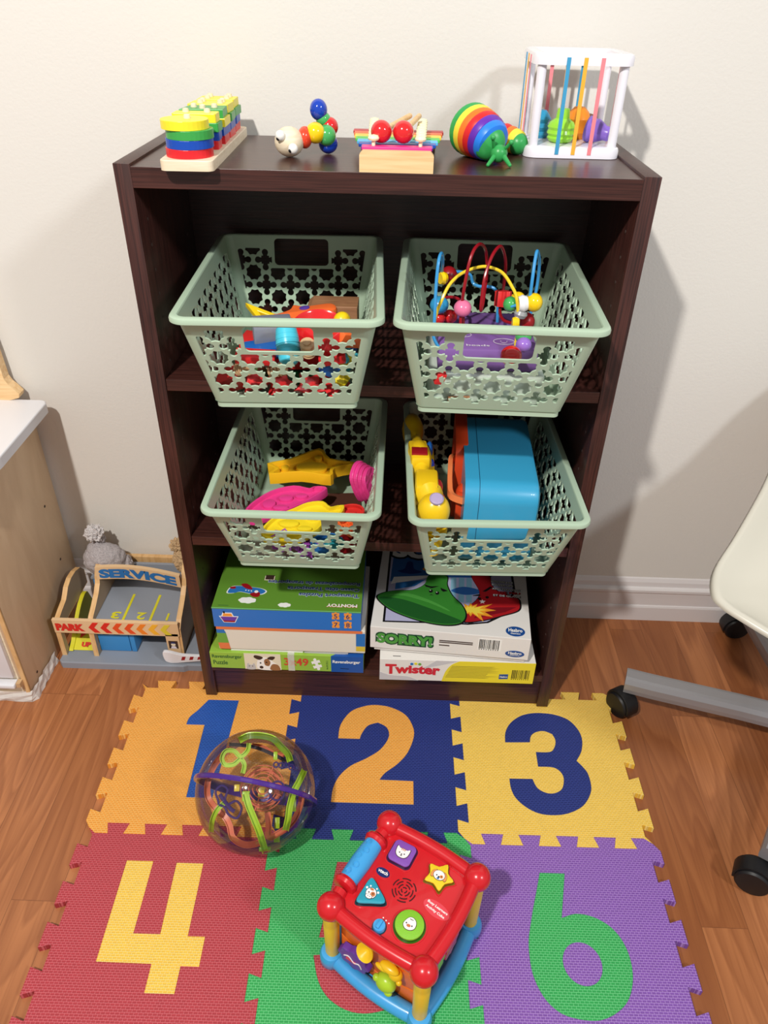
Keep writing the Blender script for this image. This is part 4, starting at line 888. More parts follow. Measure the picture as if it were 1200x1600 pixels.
for m, p, r, ax, kd in [('dark_red', (.409, .055, .803), .0125, (1, .3, 0), 's'), ('gloss_yellow', (.400, .035, .806), .0088, (1, .6, 0), 'd'), ('gloss_cyan', (.397, .020, .775), .0125, (0, 0, 1), 's'), ('gloss_pink', (.4255, -.012, .783), .0115, (.1, -.3, 1), 's'),
 ('gloss_red', (.398, .020, .757), .0085, (0, 0, 1), 's'), ('gloss_red', (.413, .030, .756), .010, (0, 0, 1), 's'), ('fill_red', (.482, .035, .781), .0100, (0, .2, 1), 'c'), ('gloss_green', (.4855, -.012, .790), .0098, (1, 0, 0), 's'), ('gloss_yellow', (.498, .010, .790), .0095, (0, 0, 1), 's'),
 ('gloss_white', (.500, -.020, .794), .0110, (1, .1, .1), 'd'), ('gloss_silver', (.499, -.020, .781), .0090, (.2, 0, 1), 'd'), ('gloss_yellow', (.514, -.020, .796), .0118, (1, 0, 0), 's'), ('gloss_yellow', (.4895, -.045, .778), .0078, (1, 0, 0), 'd'), ('dark_red', (.510, -.005, .765), .012, (1, 0, 0), 's'),
 ('gloss_green', (.5015, -.048, .762), .0105, (0, 0, 1), 's'), ('gloss_lilac', (.5005, -.063, .757), .0100, (0, 0, 1), 's'), ('gloss_red', (.484, -.0795, .749), .0135, (0, .4, 1), 's')]:
    bead(m, p, r, ax, kd)
simple('plastic_tub', 'pale green flat plastic tub under the purple bead maze', 'tub', (.460, .020, FZ), (0, 0, 0), lambda b: b.prism(rrect(.150, .165, .012, 5), 0, .0375, 'tub_green', None, bev=.003, smooth=True))
simple('wooden_peg', 'pale pink wooden peg low at the left of the upper right basket', 'toy', (.425, -.070, .681), (0, PI/2, .1), lambda b: b.lathe([(0, -.014), (.006, -.014), (.006, .014), (0, .014)], 'brown_wood', None, 16))
simple('toy_brick', 'small bright red toy brick at the left of the upper right basket', 'toy block', (.3975, -.090, .722), (.3, .2, .3), lambda b: b.box((0, 0, 0), (.012, .010, .016), 'fill_red', .001))

# ------------------------------------------------------------------ play dough moulds, lower left basket
mat('mould_yellow', (240, 186, 30), .35, sub=0); mat('mould_lemon', (236, 210, 40), .35); mat('mould_pink', (226, 62, 140), .38); mat('mould_red', (214, 50, 44), .38); mat('mould_purple', (160, 80, 180), .35); mat('mould_blue', (40, 110, 180), .35); mat('mould_teal', (30, 140, 150), .35); mat('dark_card', (84, 50, 40), .5)
def tray(nm, lab, pts, c, org, rot, h, col, deco=(), sc=.9):
    t = thing(nm, lab, 'dough mould', org, rot=rot, group='plastic dough moulds in the lower left basket')
    P = [(x-c[0], y-c[1]) for x, y in pts]
    b = MB(); inn = scale2(P, sc)
    b.prism(P, 0, h, col, None, [inn], bev=.0012); b.prism(scale2(P, sc+.02), 0, h*.45, col, None)
    for d in deco: b.prism([(x-c[0], y-c[1]) for x, y in d], h*.44, h*.8, col, None, bev=.0015, smooth=True)
    b.build('mould', t)
    return t
st = smooth2([(.130, .120), (.168, .137), (.214, .170), (.235, .138), (.281, .126), (.245, .110), (.240, .086), (.190, .096), (.138, .088), (.145, .106)], 3)
tray('dough_mould', 'big yellow star dough mould on top in the lower left basket', st, (.2, .115), (.2, .115, .4400), (.03, -.02, 0), .021, 'mould_yellow', [circ(.022, 20, (.205, .117), 1.2, .7), circ(.007, 12, (.16, .116)), circ(.008, 12, (.252, .122)), circ(.007, 12, (.213, .148))], .86)
lf = smooth2([(.110, .004), (.116, .030), (.144, .064), (.180, .078), (.208, .070), (.220, .076), (.236, .070), (.216, .046), (.186, .020), (.15, .004), (.125, -.006)], 3)
tray('dough_mould', 'pink fish shaped dough mould in the lower left basket', lf, (.17, .04), (.17, .04, .4260), (.06, -.05, 0), .016, 'mould_pink', [circ(.011, 14, (.145, .035)), circ(.010, 14, (.170, .050), 1.2, .8), circ(.009, 14, (.165, .025), 1.4, .7), circ(.008, 12, (.195, .055), 1.3, .7)], .92)
fs = smooth2([(.150, -.040), (.166, -.010), (.194, .010), (.214, .024), (.238, .028), (.252, .016), (.272, .021), (.268, .001), (.249, -.003), (.236, -.034), (.198, -.057), (.162, -.056)], 3)
tray('dough_mould', 'lemon yellow fish dough mould at the front of the lower left basket', fs, (.21, -.015), (.205, -.019, .4330), (.16, 0, 0), .014, 'mould_lemon', [circ(.012, 14, (.19, -.02), 1.3, .7), circ(.008, 12, (.225, -.005), 1.3, .8), circ(.009, 12, (.215, -.030), 1.3, .6)], .92)
shell = smooth2([(-.006, -.036), (.010, -.036), (.010, -.022), (.020, -.018), (.023, .000), (.026, .016), (.022, .034), (.010, .042), (-.004, .042), (-.018, .034), (-.022, .016), (-.022, -.002), (-.018, -.018), (-.007, -.022)], 4)
def shellm(b):
    for k in range(4): b.prism(scale2(shell, 1-.07*k), k*.006, (k+1)*.006, 'mould_pink', None, bev=.001, smooth=False)
t_ = simple('dough_mould', 'pink shell shaped dough mould standing on edge at the right of the lower left basket', 'dough mould', (.2905, .055, .462), (1.35, -.25, 1.20), shellm, 'plastic dough moulds in the lower left basket')
for nm, lab, col, loc, rot, pts in (
 ('dough_mould', 'red round dough mould at the front right of the lower left basket', 'mould_red', (.276, .008, .432), (.15, -.2, 0), circ(.022, 24, (0, 0), 1.2, .9)),
 ('dough_mould', 'purple dough mould low in the middle of the lower left basket', 'mould_purple', (.214, -.052, .414), (.2, 0, 0), star(6, .022, .013)),
 ('dough_mould', 'blue dough mould under the yellow fish in the lower left basket', 'mould_blue', (.243, -.048, .418), (.2, .1, .5), circ(.020, 20, (0, 0), 1.3, .8)),
 ('dough_mould', 'purple flower dough mould behind the handle of the lower left basket', 'mould_purple', (.178, -.050, .4225), (.25, .1, 0), star(8, .020, .015)),
 ('dough_mould', 'teal dough mould near the right wall of the lower left basket', 'mould_teal', (.256, -.066, .434), (.2, .5, .3), circ(.013, 16, (0, 0), 1.2, .8)),
 ('dough_mould', 'dark red dough mould low at the right of the lower left basket', 'dark_red', (.272, -.046, .416), (.2, .2, .5), circ(.018, 18, (0, 0), 1.2, .8)),
 ('dough_mould', 'orange dough mould by the right front rim of the lower left basket', 'faded_orange', (.274, -.062, .460), (.4, .2, .5), star(5, .016, .009))):
    b = MB(); b.prism(pts, 0, .012, col, None, [scale2(pts, .86)], bev=.001); b.prism(scale2(pts, .88), 0, .005, col); b.prism(scale2(pts, .45), .004, .009, col, None, bev=.001)
    tag(b.build(nm, None, loc, rot), lab, 'dough mould', 'plastic dough moulds in the lower left basket')
simple('card_sheet', 'dark brown card lying on the floor of the lower left basket', 'card', (.245, .080, .4010), (0, 0, .1), lambda b: b.box((0, 0, 0), (.09, .08, .002), 'dark_card'))

# ------------------------------------------------------------------ lower right basket
mat('case_blue', (56, 158, 200), .35, coat=.2); mat('case_orange', (230, 76, 36), .35); mat('handle_orange', (246, 136, 80), .35); mat('gun_yellow', (240, 198, 30), .3, coat=.2); mat('lilac', (176, 160, 196), .4); mat('seam_dark', (20, 70, 100), .6)
t = thing('toy_case', 'big blue plastic toy case with an orange face lying in the lower right basket', 'toy case', (.5045, .054, .3985), math.radians(-2.0))
b = MB(); b.prism(rrect(.236, .142, .028, 8, (0, .071)), -.054, .054, 'case_blue', xyz((0, 0, 0), (PI/2, 0, PI/2)), bev=.010, smooth=True); b.build('case_body', t)
b = MB(); b.prism(rrect(.2366, .1426, .028, 8, (0, .071)), -.0335, -.0327, 'seam_dark', xyz((0, 0, 0), (PI/2, 0, PI/2))); b.build('seam', t)
b = MB(); b.prism(rrect(.13, .138, .018, 6, (.055, .074)), -.066, -.046, 'case_orange', xyz((0, 0, 0), (PI/2, 0, PI/2)), bev=.003, smooth=True); b.build('face_panel', t)['label'] = 'orange face panel'
b = MB(); b.sweep(spline([(-.052, .018, .108), (-.066, .016, .112), (-.072, .006, .112), (-.0735, -.020, .110), (-.0735, -.050, .100), (-.070, -.068, .094), (-.052, -.074, .090)], 6), [(-.0035, -.005), (.0035, -.005), (.0035, .005), (-.0035, .005)], 'handle_orange', up=(0, .3, 1)); b.build('handle', t)
b = MB(); b.sphere((-.052, -.045, .080), (.012, .020, .020), 'case_orange'); b.box((-.056, -.060, .070), (.014, .012, .05), 'case_orange', .003); b.build('latch', t)
t = thing('toy_phone', 'yellow bulky toy with a red patch and lilac button in the lower right basket', 'toy', (0, 0, 0))
b = MB()
pth = spline([(.371, .170, .512), (.374, .130, .515), (.378, .090, .518), (.382, .045, .516), (.386, .005, .512), (.391, -.028, .508), (.397, -.055, .504), (.401, -.075, .500)], 5)
rr = []
for i in range(len(pth)):
    u = i/(len(pth)-1); rr.append(.0115+.003*math.sin(u*19)+(.006 if u > .78 else 0)+(.002 if .35 < u < .62 else 0))
b.sweep(pth, [(x*1.22+.0, y*1.9) for x, y in circ(1, 16)], 'gun_yellow', up=(0, 0, 1), scale=rr)
b.box((.381, .040, .533), (.029, .055, .020), 'gun_yellow', .004, Matrix.Translation((.381, .04, 0)) @ Matrix.Rotation(.1, 4, 'Z') @ Matrix.Translation((-.381, -.04, 0))); b.box((.392, -.030, .520), (.034, .050, .034), 'gun_yellow', .006)
b.sphere((.402, -.078, .511), (.0235, .022, .027), 'gun_yellow', None, 24, 16)
for k in range(4): b.lathe([(.0175, -.0015), (.0198, 0), (.0175, .0015)], 'gun_yellow', align((.4035, -.082-.001*k, .494-.006*k), (.1, -.1, -1)), 24, sx=1, sy=1)
b.lathe([(.012, -.05), (.016, -.03), (.017, 0)], 'gun_yellow', align((.4025, -.078, .490), (0, .1, 1)), 20)
b.build('toy_body', t)
b = MB(); b.box((.3815, .030, .5445), (.024, .020, .0030), 'dark_red', .0004); b.build('red_patch', t)
b = MB(); b.lathe([(.0100, 0), (.0100, .003), (.008, .0048), (0, .0052)], 'lilac', align((.4045, -.086, .5355), (.05, -.35, 1)), 24); b.build('button', t)
b = MB(); b.sphere((.399, .085, .515), (.006, .012, .014), 'fill_blue'); b.sphere((.402, .050, .505), (.005, .008, .014), 'gloss_blue'); b.sphere((.410, -.010, .505), (.008, .012, .014), 'gloss_red'); b.sphere((.413, -.036, .500), (.008, .012, .012), 'gloss_red'); b.box((.4035, .040, .480), (.006, .13, .06), 'gun_yellow', .002); b.build('side_buttons', t)

# ------------------------------------------------------------------ play kitchen at left
KX = -.326
t = thing('play_kitchen', 'wooden play kitchen with a white worktop standing against the wall at left', 'play kitchen', (-.60, .122, 0))
woodmat('panel_tan', (204, 174, 140), (216, 188, 154), (20, 20, 5), .55, .02)
OX, OY = .60, -.122
b = MB(); b.box((KX-.0075+OX, .122+OY, .2405), (.015, .276, .479), 'panel_tan', .0008, smooth=False)
for z, y in ((.29, .21), (.037, .02), (.16, .21), (.39, .03)): b.cyl((KX-.001+OX, y+OY, z), (KX+.0004+OX, y+OY, z), .0028, 'dog_dark', seg=12)
b.build('side_panel', t)
b = MB(); b.box((-.49+OX-.0, -.0145+OY, .245), (.30, .004, .47), 'birch_pale'); b.build('front_panel', t)
b = MB(); b.box((KX-.004+OX, -.0165+OY, .24), (.008, .004, .48), 'ply_edge'); b.build('front_edge', t)
b = MB(); b.box((-.474+OX, -.021+OY, .232), (.262, .009, .33), 'white_plastic', .002); b.build('door', t)
b = MB(); b.box((-.366+OX, -.026+OY, .0535), (.050, .018, .009), 'white_plastic', .002); b.box((-.336+OX, -.024+OY, .0535), (.008, .012, .010), 'birch'); b.build('drawer_handle', t)
b = MB(); wt = []
b.prism([(-.62+OX, -.05+OY), (-.30+OX, -.05+OY), (-.288+OX, -.038+OY), (-.281+OX, .05+OY), (-.283+OX, .236+OY), (-.287+OX, .244+OY), (-.295+OX, .248+OY), (-.62+OX, .248+OY)], .480, .499, 'white_plastic', None, bev=.0025); b.build('worktop', t)
b = MB(); pf = smooth2([(-.62, .499), (-.350, .499), (-.350, .54), (-.353, .60), (-.360, .66), (-.385, .72), (-.43, .80), (-.49, .86), (-.62, .88)], 5, False)
b.prism([(x+OX, z) for x, z in pf], -.010, .010, 'pine', xyz((0, .258+OY-.006, 0), (PI/2, 0, 0))); b.build('backboard', t)
mat('film', (236, 232, 226), .25, alpha=.75)
b = MB(); V = []; F = []; n = 26; random.seed(8)
pathf = [(KX-.17+.17*i/10, -.0195) for i in range(11)]+[(KX+.004, -.015+.10*i/10) for i in range(11)]
for i, (x, y) in enumerate(pathf):
    for k in range(5): V.append((x+OX+random.uniform(-.002, .002)+(.0035*(4-k)/4 if i > 10 else 0), y+OY-(.003*(4-k)/4 if i <= 10 else 0)+random.uniform(-.002, .002), .0005+k*.006+random.uniform(0, .002)*(k > 0)))
for i in range(len(pathf)-1):
    for k in range(4): F.append((i*5+k, (i+1)*5+k, (i+1)*5+k+1, i*5+k+1))
b.add(V, F, 'film'); b.build('protective_film', t)

# ------------------------------------------------------------------ toy garage
mat('garage_grey', (140, 146, 156), .45); mat('garage_blue', (60, 140, 204), .45); mat('garage_panel', (172, 148, 120), .5); mat('road_yellow', (214, 206, 40), .5); mat('sign_blue', (36, 110, 176), .4); mat('sign_red', (214, 44, 34), .4); mat('sign_o1', (226, 80, 34), .4); mat('sign_o2', (232, 130, 40), .4); mat('sign_o3', (236, 176, 50), .4); mat('sign_y', (224, 206, 60), .4); mat('cream_ply', (224, 190, 146), .5)
G = (-.165, .085, 0)
t = thing('toy_garage', 'wooden toy car garage with parking deck on the floor left of the bookcase', 'toy garage', G)
def gl(x, y): return (x-G[0], y-G[1])
def gp_(pts): return [(y-G[1], z) for y, z in pts]
b = MB(); b.prism([gl(-.308, .072), gl(-.302, .066), gl(-.060, .066), gl(-.052, .070), gl(-.008, .070), gl(-.008, .25), gl(-.305, .25)], 0, .016, 'garage_grey', None, bev=.002); b.build('base_board', t)
YZ = lambda x: Matrix(((0, 0, 1, x-G[0]), (1, 0, 0, 0), (0, 1, 0, 0), (0, 0, 0, 1)))
left = [(.086, .016), (.100, .016), (.100, .085), (.23, .085), (.234, .10), (.228, .15)]+[(.20+.026*math.cos(a), .172+.024*math.sin(a)) for a in (0, .5, 1, 1.5, 2.0, 2.5)]+[(.160, .150), (.150, .140), (.128, .130), (.100, .118), (.088, .100)]
left = [(.086, .016), (.098, .016), (.098, .08), (.235, .08), (.235, .13), (.222, .165), (.200, .182), (.178, .184), (.158, .170), (.148, .150), (.138, .134), (.115, .122), (.095, .108), (.088, .095)]
mid = [(.086, .016), (.098, .016), (.098, .08), (.235, .08), (.238, .14), (.232, .185), (.215, .205), (.195, .208), (.177, .196), (.168, .178), (.162, .158), (.148, .140), (.125, .122), (.104, .108), (.090, .095)]
rgt = [(.086, .016), (.240, .016), (.240, .15), (.232, .185), (.215, .207), (.195, .210), (.177, .198), (.168, .180), (.162, .160), (.148, .142), (.125, .124), (.104, .110), (.090, .095)]
for nm, pr, x in (('left_wall', left, -.3065), ('middle_wall', mid, -.2425), ('right_wall', rgt, -.0700)):
    P = smooth2(gp_(pr), 3)
    kz_ = .45 if nm == 'left_wall' else .70
    pr = [(y, z if z < .10 else .10+(z-.10)*kz_) for y, z in pr]
    b = MB(); b.prism(gp_(pr), 0, .009, 'garage_panel', YZ(x)); n = len(pr)
    # pale ply edge strip along the shaped outline
    Q = [Vector((x+.0045-G[0], y-G[1], z)) for y, z in pr]; b.sweep(Q+[Q[0]], [(-.0051, -.0008), (.0051, -.0008), (.0051, .0008), (-.0051, .0008)], 'ply_edge', up=(1, 0, 0), smooth=False) if False else None
    lo = [(y, z) for y, z in pr]; sc_ = []
    V = []; F = []
    for y, z in lo: V += [(x-.0004-G[0], y-G[1], z), (x+.0094-G[0], y-G[1], z)]
    cy, cz = sum(p[0] for p in lo)/n, sum(p[1] for p in lo)/n
    for i in range(2, len(V)): pass
    V2 = []
    for k, (y, z) in enumerate(lo):
        a = Vector(lo[k-1]); c = Vector(lo[(k+1) % n]); tg = (c-a).normalized(); nn = Vector((tg.y, -tg.x))*.0007
        V2 += [(x-.0004-G[0], y+nn.x-G[1], z+nn.y), (x+.0094-G[0], y+nn.x-G[1], z+nn.y)]
    for k in range(n):
        j = (k+1) % n; F.append((2*k, 2*j, 2*j+1, 2*k+1))
    b.add(V2, F, 'ply_edge'); b.build(nm, t)
b = MB(); b.box((-.185-G[0]-.0, 0.0035, .095), (.244, .007, .034), 'cream_ply', .0006, smooth=False); b.build('front_beam', t)
b = MB(); M = Matrix.Translation((0, -.0001, 0)) @ FM(0, 0, 0)
b.text('PARK', M @ Matrix.Translation((-.302-G[0], .0845, 0)), 'sign_red', .019, .056, .075, .0006)
for k, m in enumerate(('sign_red', 'sign_red', 'sign_o1', 'sign_o1', 'sign_o2', 'sign_o3', 'sign_y')):
    x = -.238-G[0]+k*.0232; b.prism([(x, .095), (x+.010, .108), (x+.021, .108), (x+.011, .095), (x+.021, .082), (x+.010, .082)], 0, .0006, m if k else 'sign_red', M)
b.build('sign_print', t)
b = MB(); b.box((-.0785-G[0], .0045, .055), (.026, .009, .060), 'cream_ply', .0006, smooth=False); b.build('corner_post', t)
b = MB(); M2 = FM(-.0785-G[0], -.0002, .0)
b.prism([(-.009, .046), (.009, .046), (.009, .066), (-.009, .066)], 0, .0004, 'dog_dark', M2); b.prism(circ(.0045, 16, (0, .057)), 0, .0006, 'photo_cream', M2); b.prism([(-.006, .046), (.006, .046), (.004, .052), (-.004, .052)], 0, .0007, 'print_white', M2); b.prism([(-.005, .0595), (.005, .0595), (.003, .063), (-.003, .063)], 0, .0008, 'navy_ink', M2); b.build('attendant_picture', t)
b = MB(); b.box((-.155-G[0], .166-G[1], .0905), (.166, .140, .007), 'garage_grey'); b.build('parking_deck', t)
b = MB(); zt = .0941
for k, x in enumerate((-.179, -.126)): b.prism([(x-.0025-G[0], .095-G[1]), (x+.0025-G[0], .095-G[1]), (x+.0025-G[0], .185-G[1]), (x-.0025-G[0], .185-G[1])], 0, .0006, 'road_yellow', xyz((0, 0, zt)))
for st, x in (('3', -.197), ('2', -.147), ('1', -.098)): b.text(st, xyz((x-G[0]+(.009 if st != '1' else .006), .132-G[1], zt), (0, 0, PI)), 'road_yellow', .020, .018 if st != '1' else None, .03, .0006)
b.build('deck_print', t)
b = MB(); nA = 16; V = []; F = []
for i in range(nA+1):
    u = i/nA; x = -.2335+u*.1635; zc = .163+.012*math.sin(PI*(.12+.88*u))-(.010*u)
    for (dy, dz) in ((0, -.013), (0, .017), (.008, .017), (.008, -.013)): V.append((x-G[0], .158+dy-G[1], zc+dz))
for i in range(nA):
    for j in range(4): F.append((i*4+j, i*4+(j+1) % 4, (i+1)*4+(j+1) % 4, (i+1)*4+j))
b.add(V, F, 'cream_ply'); b.build('service_arch', t)
def arcfn(x, y): u = (x+.006)/.1635; return (x, y*(1)+.012*math.sin(PI*(.12+.88*u))-(.010*u))
b = MB(); b.text('SERVICE', FM(-.2275-G[0], .158-G[1]-.0002, .1530), 'sign_blue', .0225, .150, .06, .0006, fn=arcfn); b.build('service_lettering', t)
b = MB(); b.box((-.155-G[0], .236-G[1], .105), (.166, .007, .06), 'garage_grey'); b.build('rear_wall', t)
b = MB(); b.box((-.203-G[0]+.0, .120-G[1], .048), (.062, .040, .062), 'garage_blue', .002); b.box((-.166-G[0], .125-G[1], .048), (.010, .05, .062), 'garage_blue', .001)
for x in (-.215, -.193): b.box((x-G[0], .099-G[1], .068), (.012, .003, .008), 'seam_dark')
b.build('workshop_block', t)
b = MB(); b.prism([(-.05, 0), (0, 0), (.05, .12), (.048, .135), (-.052, .014)], 0, .006, 'road_yellow', xyz((0, 0, 0))) if False else None
b.prism(smooth2([(.100-G[1], .017), (.112-G[1], .030), (.135-G[1], .050), (.165-G[1], .070), (.185-G[1], .078), (.200-G[1], .080), (.212-G[1], .070), (.215-G[1], .017)], 4), 0, .008, 'road_yellow', YZ(-.2965)); b.prism([(.098-G[1], .018), (.145-G[1], .045), (.148-G[1], .041), (.106-G[1], .016)], 0, .046, 'road_yellow', YZ(-.291)); b.build('ramp', t)
b = MB(); mm = Matrix(((1, 0, 0, -.268-G[0]), (0, .872, -.49, .100-G[1]), (0, .49, .872, .0192), (0, 0, 0, 1)))
b.text('UP', mm @ xyz((-.006, .004, .002)), 'sign_red', .010, .018, .06, .0006); b.prism([(-.012, .022), (.004, .036), (.020, .022), (.020, .034), (.004, .048), (-.012, .034)], 0.002, .0026, 'sign_red', mm); b.build('ramp_print', t)
b = MB(); b.cyl((-.303-G[0], .20-G[1], .115), (-.290-G[0], .235-G[1], .19), .0, 'ply_edge') if False else b.box((-.262-G[0], .228-G[1], .140), (.008, .008, .10), 'ply_edge', 0, None); b.build('ramp_rail', t)
b = MB(); b.box((-.252-G[0], .205-G[1], .085), (.016, .03, .09), 'garage_blue', .001); b.box((-.252-G[0], .205-G[1], .132), (.020, .036, .004), 'garage_grey'); b.build('lift_tower', t)
b = MB(); b.box((-.034-G[0], .16-G[1], .024), (.050, .17, .010), 'garage_grey'); b.box((-.012-G[0], .080-G[1], .023), (.012, .004, .012), 'lime'); b.build('side_road', t)
b = MB(); M = FM(0, -.007, 0); b.prism(smooth2([(-.098-G[0], .046), (-.097-G[0], .026), (-.090-G[0], .019), (-.075-G[0], .018), (-.020-G[0], .027), (-.010-G[0], .029), (-.010-G[0], .040), (-.020-G[0], .039), (-.060-G[0], .040), (-.085-G[0], .047)], 4), 0, .006, 'white_plastic', M, bev=.0008)
for k in range(3): x = -.064-G[0]+k*.016; b.prism([(x, .027+k*.0016), (x+.007, .028+k*.0016), (x+.010, .037+k*.0008), (x+.003, .0365+k*.0008)], .0055, .0066, 'dark_red', M)
b.build('barrier_arm', t)

# ------------------------------------------------------------------ plush toys and plank behind
def furmesh(b, c, r, m, amp=.003, sub=5, fq=170, seed=0, tip=1.0):
    t = bmesh.new(); bmesh.ops.create_icosphere(t, subdivisions=sub, radius=1)
    for v in t.verts:
        d = v.co.normalized(); p = Vector((d.x*r[0], d.y*r[1], d.z*r[2]))
        q = p*fq+Vector((seed, seed*2, 0)); k = amp*(noise.noise(q)+.6*noise.noise(q*2.3)+.4*abs(noise.noise(q*.25))*2)
        v.co = Vector(c)+p+d*k
    t.verts.index_update(); b.add([v.co for v in t.verts], [[v.index for v in f.verts] for f in t.faces], m, None, True); t.free()
mat('fur_grey', (172, 166, 168), .95, bump=.9, bscale=420, var=.25); mat('fur_pale', (206, 202, 202), .95, bump=.9, bscale=420, var=.2); mat('fur_beige', (190, 160, 122), .95, bump=.9, bscale=420, var=.25)
t = thing('plush_toy', 'grey fluffy soft toy with a pom-pom tail sitting on the toy garage', 'soft toy', (-.236, .224, .120))
b = MB(); furmesh(b, (0, -.010, .040), (.0430, .030, .036), 'fur_grey', .0022, 5, 110); furmesh(b, (-.012, -.004, .055), (.024, .022, .024), 'fur_grey', .002, 4, 130, 3); b.build('body', t)
b = MB(); furmesh(b, (-.014, .000, .0985), (.0170, .015, .0145), 'fur_pale', .006, 5, 240, 5); furmesh(b, (-.006, .004, .082), (.009, .009, .012), 'fur_grey', .003, 4, 200, 6); b.build('tail', t)
for x, y, z, r in ((-.018, -.012, -.010, (.011, .011, .030)), (.040, -.004, .022, (.012, .014, .024))):
    b = MB(); furmesh(b, (x, y, z), r, 'fur_grey', .003, 4, 160, 7); b.build('leg', t)
t = thing('plush_toy', 'beige fluffy soft toy partly hidden behind the bookcase at left', 'soft toy', (-.028, .245, .02))
b = MB(); furmesh(b, (-.050, -.012, .130), (.026, .016, .034), 'fur_beige', .0035, 5, 150, 2); furmesh(b, (-.040, -.012, .04), (.022, .016, .075), 'fur_beige', .003, 4, 150, 1); furmesh(b, (-.062, -.012, .168), (.014, .010, .014), 'fur_beige', .006, 4, 240, 4); b.build('body', t)
b = MB(); b.box((-.155, .2555, .0700), (.145, .010, .140), 'ply_edge', .0005, smooth=False)
tag(b.build('wooden_board'), 'pale wooden board standing on the floor between the toy garage and the baseboard', 'board')

# ------------------------------------------------------------------ office chair at right
CX, CY = 1.085, -.085
t = thing('office_chair', 'white plastic swivel chair with grey star base on black castors at right', 'chair', (CX, CY, 0))
rim = [(.972, .125, .520), (.915, .040, .490), (.850, -.050, .465), (.803, -.112, .450), (.785, -.160, .446), (.792, -.184, .443), (.812, -.208, .441), (.845, -.240, .437), (.905, -.297, .432), (.985, -.365, .428), (1.06, -.40, .43), (1.13, -.375, .45), (1.22, -.30, .47), (1.32, -.20, .48), (1.40, -.10, .50), (1.42, .0, .56), (1.36, .09, .64), (1.25, .16, .70), (1.13, .19, .70), (1.03, .17, .61)]
R = spline([(x-CX, y-CY, z) for x, y, z in rim], 5, True); n = len(R)
cen = Vector((.02, -.03, .405)); V = []; F = []; rings = 9
prof_s = [1.0, .985, .955, .90, .78, .62, .45, .28, .12]; prof_d = [0, .004, .000, -.012, -.30, -.55, -.78, -.92, -.99]
for k in range(rings):
    for p in R:
        q = Vector((cen.x+(p.x-cen.x)*prof_s[k], cen.y+(p.y-cen.y)*prof_s[k], 0)); dz = p.z-cen.z
        if k == 0: z = p.z-.004
        elif k == 1: z = p.z+.003
        elif k == 2: z = p.z+.001
        elif k == 3: z = p.z-.009-.10*dz
        else: z = cen.z+dz*(1+prof_d[k])*.80
        q.z = z; V.append(q)
m1 = len(V)
for k in range(rings-1):
    for i in range(n): F.append((k*n+i, k*n+(i+1) % n, (k+1)*n+(i+1) % n, (k+1)*n+i))
F.append(tuple((rings-1)*n+i for i in range(n)))
b = MB(); b.add(V, F, 'chair_white', None, True); o = b.build('seat_shell', t, sm=0)
md = o.modifiers.new('thick', 'SOLIDIFY'); md.thickness = .007; md.offset = -1
b = MB(); b.lathe([(.05, .385), (.055, .375), (.03, .36), (.028, .30), (.028, .12), (.022, .10)], 'grey_metal', None, 24); b.box((0, 0, .385), (.20, .16, .012), 'black_plastic', .003); b.build('gas_column', t)
b = MB(); b.lathe([(.0, .115), (.045, .112), (.052, .10), (.052, .075), (.04, .06), (0, .06)], 'grey_metal', None, 28); b.build('base_hub', t)
a0 = math.atan2(.006-CY, .798-CX)
angs_ = [a0, math.atan2(-.320-CY, .896-CX), math.atan2(.232-CY, 1.078-CX), math.atan2(-.335-CY, 1.265-CX), math.atan2(.16-CY, 1.345-CX)]
ends = [(.787, .022, -PI/2), (.926, -.322, PI), (1.092, .228, PI), (1.265, -.335, 0), (1.345, .16, 1)]
for k, (ex_, ey_, aa) in enumerate(ends):
    d = Vector((ex_-CX, ey_-CY, 0)); RL = d.length; d.normalize()
    b = MB(); pr = [(-.0185, -.012), (.0185, -.012), (.0200, -.004), (.0195, .006), (.015, .0125), (.009, .014), (-.009, .014), (-.015, .0125), (-.0195, .006), (-.0200, -.004)]
    b.sweep([d*.03+Vector((0, 0, .088)), d*.12+Vector((0, 0, .084)), d*.27+Vector((0, 0, .073)), d*(RL)+Vector((0, 0, .071))], [(x*1.0, y*1.25) for x, y in pr], 'grey_metal', up=(0, 0, 1), smooth=False)
    lg = b.build('base_leg', t)
    b = MB(); e = d*(RL+.001); M = Matrix.Translation((e.x, e.y, 0)) @ Matrix.Rotation(aa, 4, 'Z') @ Matrix.Translation((.016, 0, 0)) @ Matrix.Rotation([.5, -.5, 0, 0, 0][k], 4, 'Z')
    b.cyl((e.x-d.x*.012, e.y-d.y*.012, .045), (e.x-d.x*.012, e.y-d.y*.012, .062), .009, 'black_plastic')
    for sy in (-1, 1): b.lathe([(0, 0), (.0235, 0), (.0255, .002), (.0255, .0105), (.023, .0135), (.010, .015), (0, .015)], 'black_plastic', M @ xyz((0, sy*.0045, .0258), (-sy*PI/2, 0, 0)), 28)
    hood = [(.029*math.cos(q), .0258+.029*math.sin(q)) for q in [(-.25+i*(PI+.35)/12) for i in range(13)]]
    b.prism(hood+[(x*.80, .0258+(z-.0258)*.80) for x, z in hood[::-1]], -.013, .013, 'black_plastic', M @ xyz((0, 0, 0), (PI/2, 0, 0)), bev=.002, smooth=True)
    b.build('castor', lg)

